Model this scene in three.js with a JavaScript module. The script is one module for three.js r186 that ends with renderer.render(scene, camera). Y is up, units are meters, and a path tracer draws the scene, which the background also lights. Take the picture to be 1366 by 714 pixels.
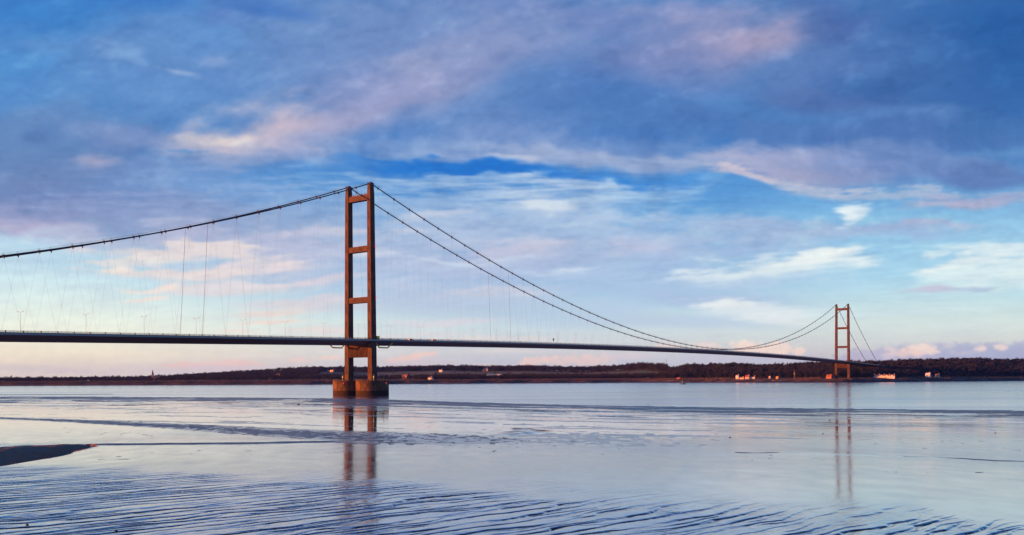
import * as THREE from 'three';
import { mergeGeometries } from 'three/addons/utils/BufferGeometryUtils.js';

// ------------------------------------------------------------------ camera, sky, sun, exposure
const scene = new THREE.Scene();
const EYE = 13.5, FOC = 1149, CX = 683, CY = 504, ROLL = 0.3 * Math.PI / 180;   // photo pixels: focal length, principal point, roll
const camera = new THREE.PerspectiveCamera(2 * Math.atan(CY / FOC) * 180 / Math.PI, 1366 / (2 * CY), 0.5, 60000);
camera.position.set(0, EYE, 0);
camera.rotation.set(0, 0, -ROLL);
camera.setViewOffset(1366, 2 * CY, 0, 0, 1366, 714);      // shifted lens: level camera, verticals stay vertical
const renderer = new THREE.WebGLRenderer({ antialias: true });
renderer.setSize(1024, 535);
renderer.toneMapping = THREE.LinearToneMapping;
const EXPOSURE = 2.3;
renderer.toneMappingExposure = EXPOSURE;
renderer.shadowMap.enabled = true;

const SUN_AZ = -101 * Math.PI / 180, SUN_EL = 3.6 * Math.PI / 180;   // azimuth from straight ahead, clockwise
const sunDir = new THREE.Vector3(Math.sin(SUN_AZ) * Math.cos(SUN_EL), Math.sin(SUN_EL), -Math.cos(SUN_AZ) * Math.cos(SUN_EL));
const sun = new THREE.DirectionalLight(new THREE.Color().setRGB(1, 0.25, 0.03), 5);
sun.position.copy(sunDir).multiplyScalar(3000).add(new THREE.Vector3(300, 40, -1200));
sun.target.position.set(300, 40, -1200);
sun.castShadow = true; sun.shadow.radius = 1;
sun.shadow.mapSize.set(4096, 4096);
Object.assign(sun.shadow.camera, { left: -2500, right: 2500, top: 900, bottom: -900, near: 10, far: 7000 });
scene.add(sun, sun.target);
scene.fog = new THREE.FogExp2(new THREE.Color().setRGB(0.14, 0.32, 1), 0.000025);   // thin evening haze over the far land

// ------------------------------------------------------------------ noise
function rng(seed) { let a = seed >>> 0; return () => { a = (a + 0x6D2B79F5) >>> 0; let t = a; t = Math.imul(t ^ (t >>> 15), t | 1); t ^= t + Math.imul(t ^ (t >>> 7), t | 61); return ((t ^ (t >>> 14)) >>> 0) / 4294967296; }; }
const PERM = new Uint8Array(512), GX = new Float32Array(256), GY = new Float32Array(256);
{ const r = rng(7), p = [...Array(256).keys()]; for (let i = 255; i > 0; i--) { const j = Math.floor(r() * (i + 1)); [p[i], p[j]] = [p[j], p[i]]; } for (let i = 0; i < 512; i++) PERM[i] = p[i & 255]; for (let i = 0; i < 256; i++) { const a = r() * 6.28318; GX[i] = Math.cos(a); GY[i] = Math.sin(a); } }
function noise(x, y) {
  const xi = Math.floor(x), yi = Math.floor(y), fx = x - xi, fy = y - yi, X = xi & 255, Y = yi & 255;
  const u = fx * fx * fx * (fx * (fx * 6 - 15) + 10), v = fy * fy * fy * (fy * (fy * 6 - 15) + 10);
  const a = PERM[PERM[X] + Y], b = PERM[PERM[X + 1] + Y], c = PERM[PERM[X] + Y + 1], d = PERM[PERM[X + 1] + Y + 1];
  const n00 = GX[a] * fx + GY[a] * fy, n10 = GX[b] * (fx - 1) + GY[b] * fy, n01 = GX[c] * fx + GY[c] * (fy - 1), n11 = GX[d] * (fx - 1) + GY[d] * (fy - 1);
  return (n00 + u * (n10 - n00) + v * (n01 - n00 + u * (n00 - n10 - n01 + n11))) * 1.5;
}
function fbm(x, y, oct = 4, gain = 0.5) { let s = 0, a = 1, t = 0; for (let i = 0; i < oct; i++) { s += a * noise(x, y); t += a; a *= gain; x = x * 2.03 + 17.1; y = y * 2.03 - 9.7; } return s / t; }
const sstep = (a, b, x) => { const t = Math.min(1, Math.max(0, (x - a) / (b - a))); return t * t * (3 - 2 * t); };
const mix = (a, b, t) => a + (b - a) * t;
const lin8 = (v) => { v /= 255; return v <= 0.04045 ? v / 12.92 : Math.pow((v + 0.055) / 1.055, 2.4); };
function curve(pts, x) {   // monotone piecewise interpolation through [x, y] pairs
  if (x <= pts[0][0]) return pts[0][1];
  for (let i = 1; i < pts.length; i++) if (x <= pts[i][0]) { const t = (x - pts[i - 1][0]) / (pts[i][0] - pts[i - 1][0]); return mix(pts[i - 1][1], pts[i][1], t); }
  return pts[pts.length - 1][1];
}
// photo pixel -> level ray (right, up) per unit depth
function ray(px, py) { const a = px - CX, b = CY - py; return [(a + ROLL * b) / FOC, (b - ROLL * a) / FOC]; }

// ------------------------------------------------------------------ the sky: clear air by height and azimuth, then cloud layers
{
  const W = 4096, H = 2048, data = new Float32Array(W * H * 4);
  // clear air: rows by tangent height (photo pixels above the horizon), columns by azimuth in degrees
  const AZ = [-180, -100, -32, 0, 32, 100, 180];
  const ROWS = [
    [0,   [[205,190,205],[255,222,180],[236,216,208],[224,212,214],[200,194,208],[185,180,205],[205,190,205]]],
    [35,  [[210,205,215],[255,235,195],[252,236,212],[214,215,220],[216,215,212],[195,195,212],[210,205,215]]],
    [75,  [[190,208,228],[255,244,215],[242,247,230],[200,221,230],[212,229,226],[190,205,222],[190,208,228]]],
    [135, [[150,190,228],[235,240,232],[204,231,240],[150,200,236],[166,214,238],[160,200,230],[150,190,228]]],
    [205, [[95,155,220],[185,212,236],[160,200,234],[88,162,232],[134,194,236],[110,170,225],[95,155,220]]],
    [290, [[60,130,210],[120,170,225],[105,165,226],[50,130,220],[78,148,216],[60,130,205],[60,130,210]]],
    [400, [[45,110,195],[75,145,215],[66,145,222],[42,120,210],[38,108,190],[35,100,180],[45,110,195]]],
    [510, [[35,95,185],[50,120,205],[40,122,212],[38,112,204],[28,92,176],[26,86,165],[35,95,185]]],
    [800, [[26,82,168],[34,96,184],[30,98,190],[28,92,182],[24,80,164],[22,76,158],[26,82,168]]],
    [3000,[[20,70,152],[20,70,152],[20,70,152],[20,70,152],[20,70,152],[20,70,152],[20,70,152]]],
  ];
  const base = (azd, h, out) => {
    let i = 0; while (i < AZ.length - 2 && azd > AZ[i + 1]) i++;
    let u = (azd - AZ[i]) / (AZ[i + 1] - AZ[i]); u = u * u * (3 - 2 * u);
    let j = 0; while (j < ROWS.length - 2 && h > ROWS[j + 1][0]) j++;
    const v = Math.min(1, Math.max(0, (h - ROWS[j][0]) / (ROWS[j + 1][0] - ROWS[j][0])));
    const a = ROWS[j][1], b = ROWS[j + 1][1];
    for (let k = 0; k < 3; k++) out[k] = mix(mix(a[i][k], a[i + 1][k], u), mix(b[i][k], b[i + 1][k], u), v);
  };
  // clouds: [x, y, rx, ry, tilt deg (up to the right), colour, opacity, softness, ragged]
  const BLUE = [104,145,206], LAV = [150,158,205], PINK = [192,182,206], PEACH = [238,217,214], CIRR = [226,237,241];
  const CLOUDS = [
    // the high sheet
    [683,60,1000,190,0,BLUE,.9,.8,.3],[1240,100,300,150,0,[56,106,180],.85,.9,.4],[1150,185,360,52,-3,[78,118,188],.7,.9,.5],
    [1366,60,140,120,0,[34,96,176],.7,.9,.4],[1290,25,130,50,0,[36,98,178],.55,.9,.5],
    [80,190,300,80,-4,[96,136,196],.85,.9,.5],[40,222,200,40,0,[98,132,190],.6,.9,.6],[30,120,150,46,6,[84,150,222],.5,.9,.6],[260,40,130,42,-12,[92,150,222],.55,.9,.6],
    [250,110,190,60,-8,[96,148,216],.6,.9,.6],[380,90,120,60,0,[92,146,214],.5,.9,.6],
    [560,60,300,120,12,[122,146,204],.55,.9,.6],[600,95,190,58,22,LAV,.65,.9,.6],[540,100,60,26,20,[168,174,212],.55,.9,.7],
    [850,130,230,95,0,[72,122,196],.7,.9,.5],[790,110,120,50,-8,[66,118,196],.4,.9,.6],[890,100,100,30,-20,[102,140,208],.5,.9,.7],
    [860,70,190,46,0,[120,138,198],.5,.9,.6],[800,20,220,34,-4,[122,140,200],.55,.9,.6],[920,12,110,22,-2,[144,152,204],.6,.9,.6],
    [960,62,190,56,4,[136,142,194],.6,.95,.5],[1000,46,110,38,0,[176,162,196],.62,1,.4],[1010,50,56,20,0,[188,168,196],.3,1,.5],
    [1120,40,110,50,-24,[72,104,176],.6,.9,.5],[1100,92,110,36,22,[98,134,200],.6,.9,.6],[1190,70,90,34,8,[70,124,196],.5,.9,.6],
    [960,135,60,20,-10,[88,146,216],.5,.9,.7],[1060,150,140,22,-3,[70,130,205],.45,.9,.6],[1190,152,170,16,-2,[86,134,200],.5,.9,.6],
    [1110,130,130,22,-4,[82,112,180],.55,.9,.6],[1320,205,140,14,4,[96,152,214],.6,.9,.7],
    [395,165,180,52,13,PINK,.85,1,.5],[480,150,150,44,16,[164,164,206],.6,.9,.6],[310,186,100,28,8,[206,192,208],.65,1,.5],
    [298,181,56,9,9,[240,220,208],.6,1,.9],[390,160,70,20,10,[206,186,204],.6,.9,.6],[270,200,26,4,0,[90,146,214],.8,.7,.3],
    [400,205,130,24,3,[188,180,210],.55,.9,.6],[140,212,50,16,0,[206,184,204],.7,1,.5],[180,180,110,22,-3,[134,150,206],.55,.9,.6],
    [200,225,160,26,0,[120,150,208],.6,.9,.6],[660,170,170,40,-3,[112,144,206],.6,.9,.6],[470,120,110,40,10,[122,144,204],.5,.9,.6],
    [230,93,44,8,-16,[176,194,226],.55,.9,.8],[160,68,50,12,-28,[140,180,230],.45,.9,.8],[70,48,44,16,12,[112,166,226],.45,.9,.7],
    [290,84,30,12,0,[150,172,222],.45,.9,.8],[350,8,100,16,-6,[60,116,204],.7,1,1],[295,20,44,14,0,[84,124,204],.4,.9,.6],
    [60,14,170,46,4,[48,128,214],.75,1,.6],[190,4,110,26,-6,[50,124,212],.6,1,.7],[20,80,110,30,8,[72,146,222],.6,1,.6],
    // its lower edge and the blue strip under it
    [740,200,300,30,-3,[128,156,212],.65,.8,.5],[800,214,330,16,-3,[176,186,216],.6,.8,.7],[560,196,180,18,-4,[136,166,218],.6,.9,.6],
    [600,222,150,13,-5,[30,120,222],.95,.55,.7],[700,232,110,10,-6,[30,120,222],.9,.5,.8],[820,243,110,8,-4,[52,136,228],.85,.5,.8],[910,240,70,9,4,[72,150,230],.8,.6,.8],[470,212,60,8,-2,[88,146,216],.6,.7,.8],
    [690,216,70,7,-6,[198,200,222],.6,.7,.8],[640,242,150,8,-4,[150,188,232],.55,.7,.9],[560,236,90,9,-3,[150,186,230],.6,.7,.9],[780,248,90,7,-6,[182,200,230],.55,.7,.9],
    [1060,222,180,26,-3,[170,174,212],.85,.7,.5],[990,236,80,8,-3,[226,204,212],.75,.6,.7],[1110,232,110,18,-4,[186,176,200],.7,.8,.6],[1080,205,120,18,0,[168,172,212],.5,.9,.6],
    [1220,226,200,34,-2,[108,140,202],.8,.7,.5],[1330,240,130,22,0,[92,126,192],.8,.7,.5],[1200,262,150,8,-3,[196,196,216],.6,.7,.7],[1090,250,70,8,-6,[212,200,214],.6,.7,.7],
    // middle sky, clear window then the wispy sheet
    [560,330,520,95,-2,[160,184,222],.72,.9,.5],[150,285,380,46,-3,[124,148,196],.85,.9,.4],[880,350,300,75,-1,[158,188,224],.7,.9,.5],
    [600,268,250,32,-3,[158,190,230],.7,.9,.7],[760,274,140,42,-4,[186,206,234],.75,.9,.6],[745,274,46,10,-8,[222,230,238],.7,.8,.8],[850,262,110,18,8,[172,204,236],.55,.9,.7],
    [620,318,240,42,-2,[164,186,226],.75,.9,.6],[850,312,260,30,-2,[152,182,226],.8,.85,.6],[700,342,240,34,-1,[166,182,220],.75,.9,.6],[690,334,70,18,0,[206,198,220],.6,.9,.7],[860,334,80,20,0,[192,190,222],.6,.9,.7],
    [590,360,230,34,0,[176,186,222],.7,.9,.6],[600,400,220,30,0,[182,192,222],.65,.9,.6],[800,375,220,30,-2,[164,190,226],.7,.9,.6],[760,420,220,24,-2,[174,196,226],.6,.9,.6],
    [560,286,110,7,2,[204,208,228],.6,.8,.9],[450,312,90,8,2,[214,206,220],.6,.8,.8],[590,348,110,5,1,[206,220,238],.5,.8,.9],[740,363,50,5,2,[206,220,238],.6,.8,.9],[640,392,100,8,2,[206,204,222],.55,.8,.8],
    [590,430,110,7,3,[224,212,222],.6,.8,.8],[680,452,120,6,0,[234,218,216],.6,.8,.8],[560,448,90,5,2,[226,214,220],.5,.8,.8],
    [900,352,120,14,3,[150,180,226],.6,.9,.7],[960,400,160,16,-2,[164,186,224],.75,.85,.6],[930,430,170,14,-2,[178,196,226],.6,.9,.6],
    [1040,355,150,15,4,CIRR,.85,.7,.7],[1100,347,84,8,1,[240,244,243],.7,.7,.7],[930,366,60,6,10,[216,228,240],.65,.8,.8],[1020,341,70,3,0,[232,240,242],.6,.8,.8],[990,372,110,10,2,[186,206,232],.6,.85,.8],
    [1010,414,96,18,-6,[224,233,240],.85,.7,.7],[1050,430,60,8,-4,[232,236,238],.6,.8,.8],[980,405,50,9,0,[238,240,240],.6,.8,.8],
    [1120,310,210,17,-1,[146,172,218],.8,.8,.6],[1000,322,160,22,0,[156,182,224],.65,.9,.6],[1240,306,90,8,0,[164,174,214],.7,.8,.7],
    [1134,284,30,15,38,[216,232,243],.7,1,1.3],[1138,282,22,10,34,[236,243,245],.65,1,1.5],[1122,295,18,5,14,[224,236,243],.7,.9,1],
    [1320,272,130,12,3,[164,174,212],.85,.75,.6],[1280,278,80,7,2,[182,178,210],.6,.8,.6],
    [1310,362,120,26,9,[218,236,241],.85,.75,.7],[1270,352,70,10,9,[236,243,242],.7,.8,.8],[1350,330,120,12,4,[226,238,242],.75,.75,.7],[1250,338,40,3,2,[228,240,243],.6,.8,.8],[1366,375,90,20,4,[226,238,238],.6,.9,.6],
    [1244,386,40,6,0,[190,188,214],.9,.7,.6],[1300,384,50,3,4,[168,188,218],.8,.8,.6],[1220,387,40,4,0,[196,200,222],.5,.8,.6],[1180,420,160,5,3,[212,230,240],.55,.9,.8],
    // left: grey-lavender sheet, then peach streaks
    [60,255,260,44,-3,[108,134,192],.85,.9,.5],[180,262,180,26,-3,[108,148,210],.6,.9,.7],[300,250,150,30,-6,[120,160,220],.6,.9,.6],[30,292,150,30,-4,[150,156,206],.85,.85,.5],[60,306,110,16,-5,[178,168,206],.7,.85,.6],
    [190,290,170,28,-6,[134,156,210],.8,.85,.6],[320,290,170,30,-4,[144,166,214],.75,.9,.6],[410,275,130,26,-4,[130,170,224],.6,.9,.6],[150,316,170,16,-2,[172,186,220],.75,.8,.7],[70,322,90,7,-4,[160,192,230],.5,.9,.8],
    [300,320,180,26,-2,[172,176,214],.75,.85,.6],[420,335,130,28,0,[188,188,220],.65,.9,.6],[360,360,170,26,0,[190,196,222],.6,.9,.6],
    [250,336,150,13,-3,PEACH,.8,.7,.7],[170,348,70,7,2,[240,222,216],.7,.7,.8],[240,364,140,10,1,PEACH,.8,.7,.7],[160,362,40,6,0,[244,226,216],.7,.7,.7],[300,382,130,11,1,[230,214,218],.75,.75,.7],[190,384,50,4,3,[255,228,214],.7,.7,.8],[190,397,34,4,4,[246,224,214],.75,.7,.7],
    [350,352,90,9,0,[232,212,216],.65,.8,.7],[400,402,100,12,2,[226,208,216],.7,.8,.7],[360,418,70,7,3,[247,214,205],.7,.75,.8],[360,430,60,4,3,[246,220,210],.75,.7,.7],[320,443,36,3,0,[246,222,214],.6,.7,.7],[430,440,60,7,0,[236,214,214],.6,.8,.7],[430,372,80,8,2,[226,208,216],.6,.8,.7],[460,410,60,10,0,[206,204,220],.6,.9,.6],
    // low bank and heaped clouds over the land
    [800,486,420,20,0,[200,202,214],.6,.9,.5],[300,496,260,12,0,[224,210,214],.6,.9,.5],[60,492,130,7,-2,[222,206,210],.6,.9,.6],
    [1330,474,210,18,0,[176,180,210],.9,.45,.5],[1180,480,90,16,0,[196,190,212],.8,.5,.6],[1000,478,130,12,0,[202,196,214],.6,.8,.5],
    [1233,466,28,8,0,[255,228,214],.9,.4,.6],[1212,470,30,6,0,[247,214,205],.8,.5,.7],[1190,466,12,4,-10,[242,220,214],.7,.6,.8],[1186,474,16,5,0,[234,214,216],.6,.6,.8],[1311,464,9,5,0,[255,228,214],.8,.5,.6],[1337,463,11,5,0,[255,228,214],.8,.5,.6],[1270,462,10,3,0,[226,212,216],.6,.6,.7],[1290,470,30,4,0,[200,196,214],.6,.7,.7],
    [994,465,24,10,0,[255,228,214],.9,.4,.7],[1012,466,14,8,0,[255,228,214],.8,.5,.7],[1035,466,18,11,0,[255,228,214],.9,.4,.7],[1062,468,11,8,0,[255,228,214],.85,.5,.7],[944,462,26,6,0,[242,222,216],.8,.5,.8],[890,462,22,6,0,[240,220,216],.7,.6,.8],[866,464,14,4,0,[236,216,216],.6,.6,.8],
    [715,484,34,8,12,[250,215,204],.85,.5,.8],[770,480,60,10,4,[247,214,205],.8,.6,.8],[830,474,50,7,0,[230,212,216],.6,.7,.8],[640,491,22,5,0,[251,217,206],.7,.6,.8],[700,492,40,5,0,[248,214,206],.7,.6,.8],[672,470,70,4,0,[232,218,216],.5,.8,.8],
    [545,476,44,5,8,[252,211,198],.85,.6,.8],[560,484,70,8,0,[230,210,214],.6,.8,.7],[440,478,22,3,2,[251,217,206],.8,.6,.8],[400,481,22,4,0,[250,215,204],.8,.6,.8],
    [310,485,52,6,0,[252,213,202],.85,.6,.8],[248,486,20,5,0,[252,209,200],.85,.6,.8],[228,487,14,4,0,[252,209,200],.7,.6,.8],[290,492,90,7,0,[232,210,214],.7,.8,.7],[60,503,24,3,0,[240,212,212],.5,.8,.8],
  ].map(([x, y, rx, ry, t, c, a, s, n]) => [x, y, 1 / rx, 1 / ry, Math.cos(t * Math.PI / 180), Math.sin(t * Math.PI / 180), c, a, s, n]);
  const col = [0, 0, 0];
  // everywhere: thin sheets of the same high cloud, drawn on a plane overhead
  function wide(az, el, out) {
    const azd = az * 180 / Math.PI; base(azd, Math.tan(Math.max(el, 0)) * FOC, out);
    const d = 1 / (Math.sin(Math.max(el, 0.02)) + 0.12), px = Math.sin(az) * Math.cos(el) * d, pz = Math.cos(az) * Math.cos(el) * d;
    const c = sstep(-0.18, 0.32, fbm(px * 0.9 + 4, pz * 1.3 + 9, 4)) * sstep(0.05, 0.25, el) * 0.75, pk = sstep(0, 0.4, fbm(px * 1.4 - 7, pz * 1.7, 3));
    for (let k = 0; k < 3; k++) out[k] = mix(out[k], mix([92,134,200][k], [150,158,206][k], pk), c);
  }
  function view(az, el, out) {
    const X = FOC * Math.tan(az), Y = Math.tan(el) * Math.hypot(FOC, X);
    const x0 = CX + X - ROLL * Y, y0 = CY - (Y + ROLL * X);
    base(az * 180 / Math.PI, Math.max(0, Y), out);
    const low = sstep(300, 470, y0), q = mix(1, 0.16, sstep(330, 450, y0)), mid = sstep(190, 280, y0);
    const ang = mix(0.2, 0.03, sstep(150, 300, y0)), xr = x0 + ang * y0, yr = y0 + ang * x0 * 0.7;
    const w1 = fbm(xr / 170, yr / 70, 4), w2 = fbm(xr / 150 + 31, yr / 60 + 12, 4), w3 = fbm(xr / mix(80, 105, mid) + 5, yr / mix(34, 19, mid) - 40, 4, .55), w4 = fbm(x0 / mix(40, mix(44, 15, low), mid) - 8, y0 / mix(22, 9, mid) + 3, 4, .55);
    const w5 = y0 > 430 ? fbm(x0 / 11 + 3, y0 / 7, 3, .6) : 0, heap = sstep(438, 452, y0);
    const x = x0 + w1 * 60 * q + w4 * 5, y = y0 + (w2 * 24 + w3 * 7) * q + w4 * 3;
    const n = (w3 * 0.75 + w4 * 0.5) * mix(0.65, 1.0, mid) * (1 - 0.5 * heap) + w5 * 0.85 * heap;
    for (let i = 0; i < CLOUDS.length; i++) {
      const b = CLOUDS[i], dx = x - b[0], dy = b[1] - y, u = (dx * b[4] + dy * b[5]) * b[2], v = (dy * b[4] - dx * b[5]) * b[3], r2 = u * u + v * v;
      if (r2 > 3) continue;
      const f = (b[3] > 0.07 ? 1.12 - 0.05 * heap : 1.12) - Math.sqrt(r2) + n * b[9]; if (f <= 0) continue;
      let t = f / (b[8] * 1.05); if (t > 1) t = 1; t = t * t * (3 - 2 * t) * b[7];
      const c = b[6]; out[0] += (c[0] - out[0]) * t; out[1] += (c[1] - out[1]) * t; out[2] += (c[2] - out[2]) * t;
    }
    const mt = fbm(xr / 66 + 60, yr / 34 - 21, 5, .6), up = 1 - sstep(300, 420, y0), pale = sstep(0.12, 0.55, mt) * 0.3 * up, dim = sstep(-0.05, -0.45, mt) * 0.3 * up;
    for (let k = 0; k < 3; k++) { out[k] = mix(out[k], Math.min(236, out[k] * [1.3, 1.2, 1.1][k] + 12), pale * 1.1); out[k] = mix(out[k], out[k] * [0.72, 0.8, 0.88][k], dim); }
    const lum = 0.3 * out[0] + 0.59 * out[1] + 0.11 * out[2], ds = 0.13 * (1 - sstep(280, 380, y0)); for (let k = 0; k < 3; k++) out[k] = mix(out[k], lum, ds);
    const lift = 0.11 * sstep(255, 330, y0) * (1 - 0.85 * sstep(435, 470, y0)); out[0] += (255 - out[0]) * lift; out[1] += (258 - out[1]) * lift * 1.15; out[2] += (250 - out[2]) * lift;
    const w6 = fbm(x0 / 13 + 2, y0 / 6.5, 3, .6); for (let k = 0; k < 3; k++) out[k] *= 1 + w6 * 0.035 * (1 - low);
    const g = 1 + (w3 * 0.07 + w4 * 0.06) * mix(1, 0.5, low); out[0] *= g; out[1] *= g; out[2] *= 1 + (g - 1) * 0.6;
  }
  const A = 52 * Math.PI / 180, L = 30 * Math.PI / 180;
  const put = (i, j, c) => { const o = (j * W + i) * 4; for (let k = 0; k < 3; k++) data[o + k] = lin8(Math.min(285, c[k])) / EXPOSURE; data[o + 3] = 1; };
  // row 0 is the bottom of the map; azimuth of a column from its direction (three's equirect: u = atan2(z, x) / 2pi + 0.5)
  const azOf = (i) => { const th = ((i + 0.5) / W - 0.5) * 2 * Math.PI, x = Math.cos(th), z = Math.sin(th); return Math.atan2(x, -z); };
  const S = 4, gw = W / S, gh = H / 2 / S + 1, grid = new Float32Array(gw * gh * 3), o2 = [0, 0, 0];
  for (let j = 0; j < gh; j++) for (let i = 0; i < gw; i++) { wide(azOf(i * S), j * S / H * Math.PI, o2); grid.set(o2, (j * gw + i) * 3); }
  for (let j = 0; j < H; j++) {
    const el = ((j + 0.5) / H - 0.5) * Math.PI;
    for (let i = 0; i < W; i++) {
      if (el <= 0) { put(i, j, [176, 178, 196]); continue; }
      const az = azOf(i);
      const gy = (j - H / 2) / S, gx = i / S, y0 = Math.min(gh - 2, Math.max(0, Math.floor(gy))), x0 = Math.floor(gx), x1 = (x0 + 1) % gw, fy = Math.min(1, Math.max(0, gy - y0)), fx = gx - x0;
      for (let k = 0; k < 3; k++) col[k] = mix(mix(grid[(y0 * gw + x0) * 3 + k], grid[(y0 * gw + x1) * 3 + k], fx), mix(grid[((y0 + 1) * gw + x0) * 3 + k], grid[((y0 + 1) * gw + x1) * 3 + k], fx), fy);
      const aa = Math.abs(az), w = (1 - sstep(A * 0.72, A, aa)) * (1 - sstep(L * 0.85, L * 1.3, el));
      if (w > 0) { view(az, el, o2); for (let k = 0; k < 3; k++) col[k] = mix(col[k], o2[k], w); }
      put(i, j, col);
    }
  }
  const sky = new THREE.DataTexture(data, W, H, THREE.RGBAFormat, THREE.FloatType);
  sky.mapping = THREE.EquirectangularReflectionMapping; sky.magFilter = THREE.LinearFilter; sky.minFilter = THREE.LinearFilter; sky.colorSpace = THREE.LinearSRGBColorSpace; sky.needsUpdate = true;
  scene.background = sky; scene.environment = sky;
}
console.log('sky done');

// ------------------------------------------------------------------ helpers
const names = new Map();
function numbered(n) { const k = names.get(n) ?? 0; names.set(n, k + 1); return k ? `${n}_${String(k).padStart(3, '0')}` : n; }
function shade(o) { o.traverse((m) => { if (m.isMesh) { m.castShadow = true; m.receiveShadow = true; } }); return o; }
function mesh(name, geo, mat, parent) { const m = new THREE.Mesh(geo, mat); m.name = name; m.castShadow = m.receiveShadow = true; parent?.add(m); return m; }
function structure(name, geo, mat, label) { const m = mesh(name, geo, mat, scene); m.userData = { kind: 'structure', label }; return m; }
function thing(name, label, category, X, depth, y, turn = 0, group) { const g = new THREE.Group(); g.name = numbered(name); g.position.set(X, y, -depth); g.rotation.y = turn; g.userData = { label, category }; if (group) g.userData.group = group; scene.add(g); return g; }
const box = (w, h, d, x = 0, y = 0, z = 0) => new THREE.BoxGeometry(w, h, d).translate(x, y, z);
const M = new THREE.Matrix4(), V = (x, y, z) => new THREE.Vector3(x, y, z);
function rod(a, b, r0, r1 = r0, n = 6, open = false) { const d = b.clone().sub(a), l = d.length(), g = new THREE.CylinderGeometry(r1, r0, l, n, 1, open); g.translate(0, l / 2, 0); g.applyQuaternion(new THREE.Quaternion().setFromUnitVectors(V(0, 1, 0), d.normalize())); return g.translate(a.x, a.y, a.z); }
function merged(list) { return mergeGeometries(list.map((g) => { const q = g.index ? g.toNonIndexed() : g; for (const k of Object.keys(q.attributes)) if (!['position', 'normal', 'uv'].includes(k)) q.deleteAttribute(k); return q; })); }
const rgb = (r, g, b) => new THREE.Color().setRGB(r, g, b);
const std = (c, roughness = 0.8, o = {}) => new THREE.MeshStandardMaterial({ color: c, roughness, ...o });
function tex(W, H, fn, srgb = true) {
  const d = new Uint8Array(W * H * 4); const o = [0, 0, 0];
  for (let j = 0; j < H; j++) for (let i = 0; i < W; i++) { fn(i, j, o); const k = (j * W + i) * 4; d[k] = Math.max(0, Math.min(255, o[0])); d[k + 1] = Math.max(0, Math.min(255, o[1])); d[k + 2] = Math.max(0, Math.min(255, o[2])); d[k + 3] = 255; }
  const t = new THREE.DataTexture(d, W, H, THREE.RGBAFormat); t.magFilter = THREE.LinearFilter; t.minFilter = THREE.LinearMipmapLinearFilter; t.generateMipmaps = true; t.wrapS = t.wrapT = THREE.RepeatWrapping; if (srgb) t.colorSpace = THREE.SRGBColorSpace; t.needsUpdate = true; return t;
}
function tileNoise(u, v, f, oct = 4) { // seamless over 0..1
  let s = 0, a = 1, t = 0; for (let o = 0; o < oct; o++) { const p = f << o; const x = u * p, y = v * p; const xi = Math.floor(x), yi = Math.floor(y), fx = x - xi, fy = y - yi; const h = (i, j) => PERM[(PERM[((i % p) + p) % p & 255] + (((j % p) + p) % p) + o * 37) & 511] / 255; const ux = fx * fx * (3 - 2 * fx), uy = fy * fy * (3 - 2 * fy); s += a * mix(mix(h(xi, yi), h(xi + 1, yi), ux), mix(h(xi, yi + 1), h(xi + 1, yi + 1), ux), uy); t += a; a *= 0.55; } return s / t;
}

// ------------------------------------------------------------------ the mudflat (height field), the river
const EDGE = [[-3000, 1300], [-1500, 960], [-700, 800], [-431, 725], [-283, 674], [-190, 632], [-102, 577], [-50, 510], [0, 447], [73, 387], [130, 359], [194, 326], [400, 260], [900, 190], [3000, 150]];
const edgeAt = (X) => (curve(EDGE, X - 25) + curve(EDGE, X) + curve(EDGE, X + 25)) / 3;
const PROFILE = [[0.0, 6.4], [0.06, 5.85], [0.1, 5.28], [0.129, 4.85], [0.2, 3.95], [0.26, 3.3], [0.34, 2.6], [0.46, 1.78], [0.61, 1.02], [0.8, 0.42], [1, 0], [1.15, -0.5], [2, -4]];
const profile = (q) => (curve(PROFILE, q - 0.02) + curve(PROFILE, q) * 2 + curve(PROFILE, q + 0.02) + curve(PROFILE, q - 0.04) * .5 + curve(PROFILE, q + 0.04) * .5) / 5;
function bank(X, z) { return profile(z / edgeAt(X)) + (z < 40 ? 5.6 * sstep(38, 4, z) : 0); }
function onMud(px, py, h = bank) { const [rx, ry] = ray(px, py); let z = 45; for (let k = 0; k < 200; k++) { const gap = EYE + ry * z - h(rx * z, z); if (gap < 0.005) break; z += Math.min(8, Math.max(0.02, gap / (0.06 - ry) )); } return [rx * z, z]; }
const line = (pts) => pts.map(([x, y]) => { const [X, z] = onMud(x, y); return [X / z, z]; });   // bearing, depth
function nearLine(pts, E, z) { // signed depth offset behind a polyline given by bearing, and how far along (null outside)
  const X = E / Math.max(z, 1);
  if (X < pts[0][0] || X > pts[pts.length - 1][0]) return null;
  for (let i = 1; i < pts.length; i++) if (X <= pts[i][0]) { const t = (X - pts[i - 1][0]) / (pts[i][0] - pts[i - 1][0]); return [z - mix(pts[i - 1][1], pts[i][1], t), (i - 1 + t) / (pts.length - 1)]; }
}
const RIPPLE_END = line([[-420, 606], [0, 622], [200, 628], [400, 634], [560, 640], [700, 652], [860, 664], [1000, 672], [1150, 681], [1366, 694], [1700, 712]]);
const SCARP = line([[100, 594], [180, 593], [260, 592.5], [340, 592], [420, 590], [480, 589]]);
const GULLY_FAR = line([[-260, 602], [-60, 600], [0, 598], [40, 596], [85, 594], [112, 593.6], [128, 594]]);
const GULLY_NEAR = line([[-260, 650], [-60, 630], [0, 621], [40, 614], [85, 606], [112, 599], [128, 595.5]]);
const ROUGH_BAND = line([[-60, 556], [0, 558], [100, 562], [200, 567], [300, 573], [400, 579], [470, 583], [560, 585], [720, 590], [900, 594]]);
const RIGHT_LINE = line([[980, 603.5], [1060, 605], [1150, 607.5], [1250, 611], [1380, 616]]);
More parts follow.
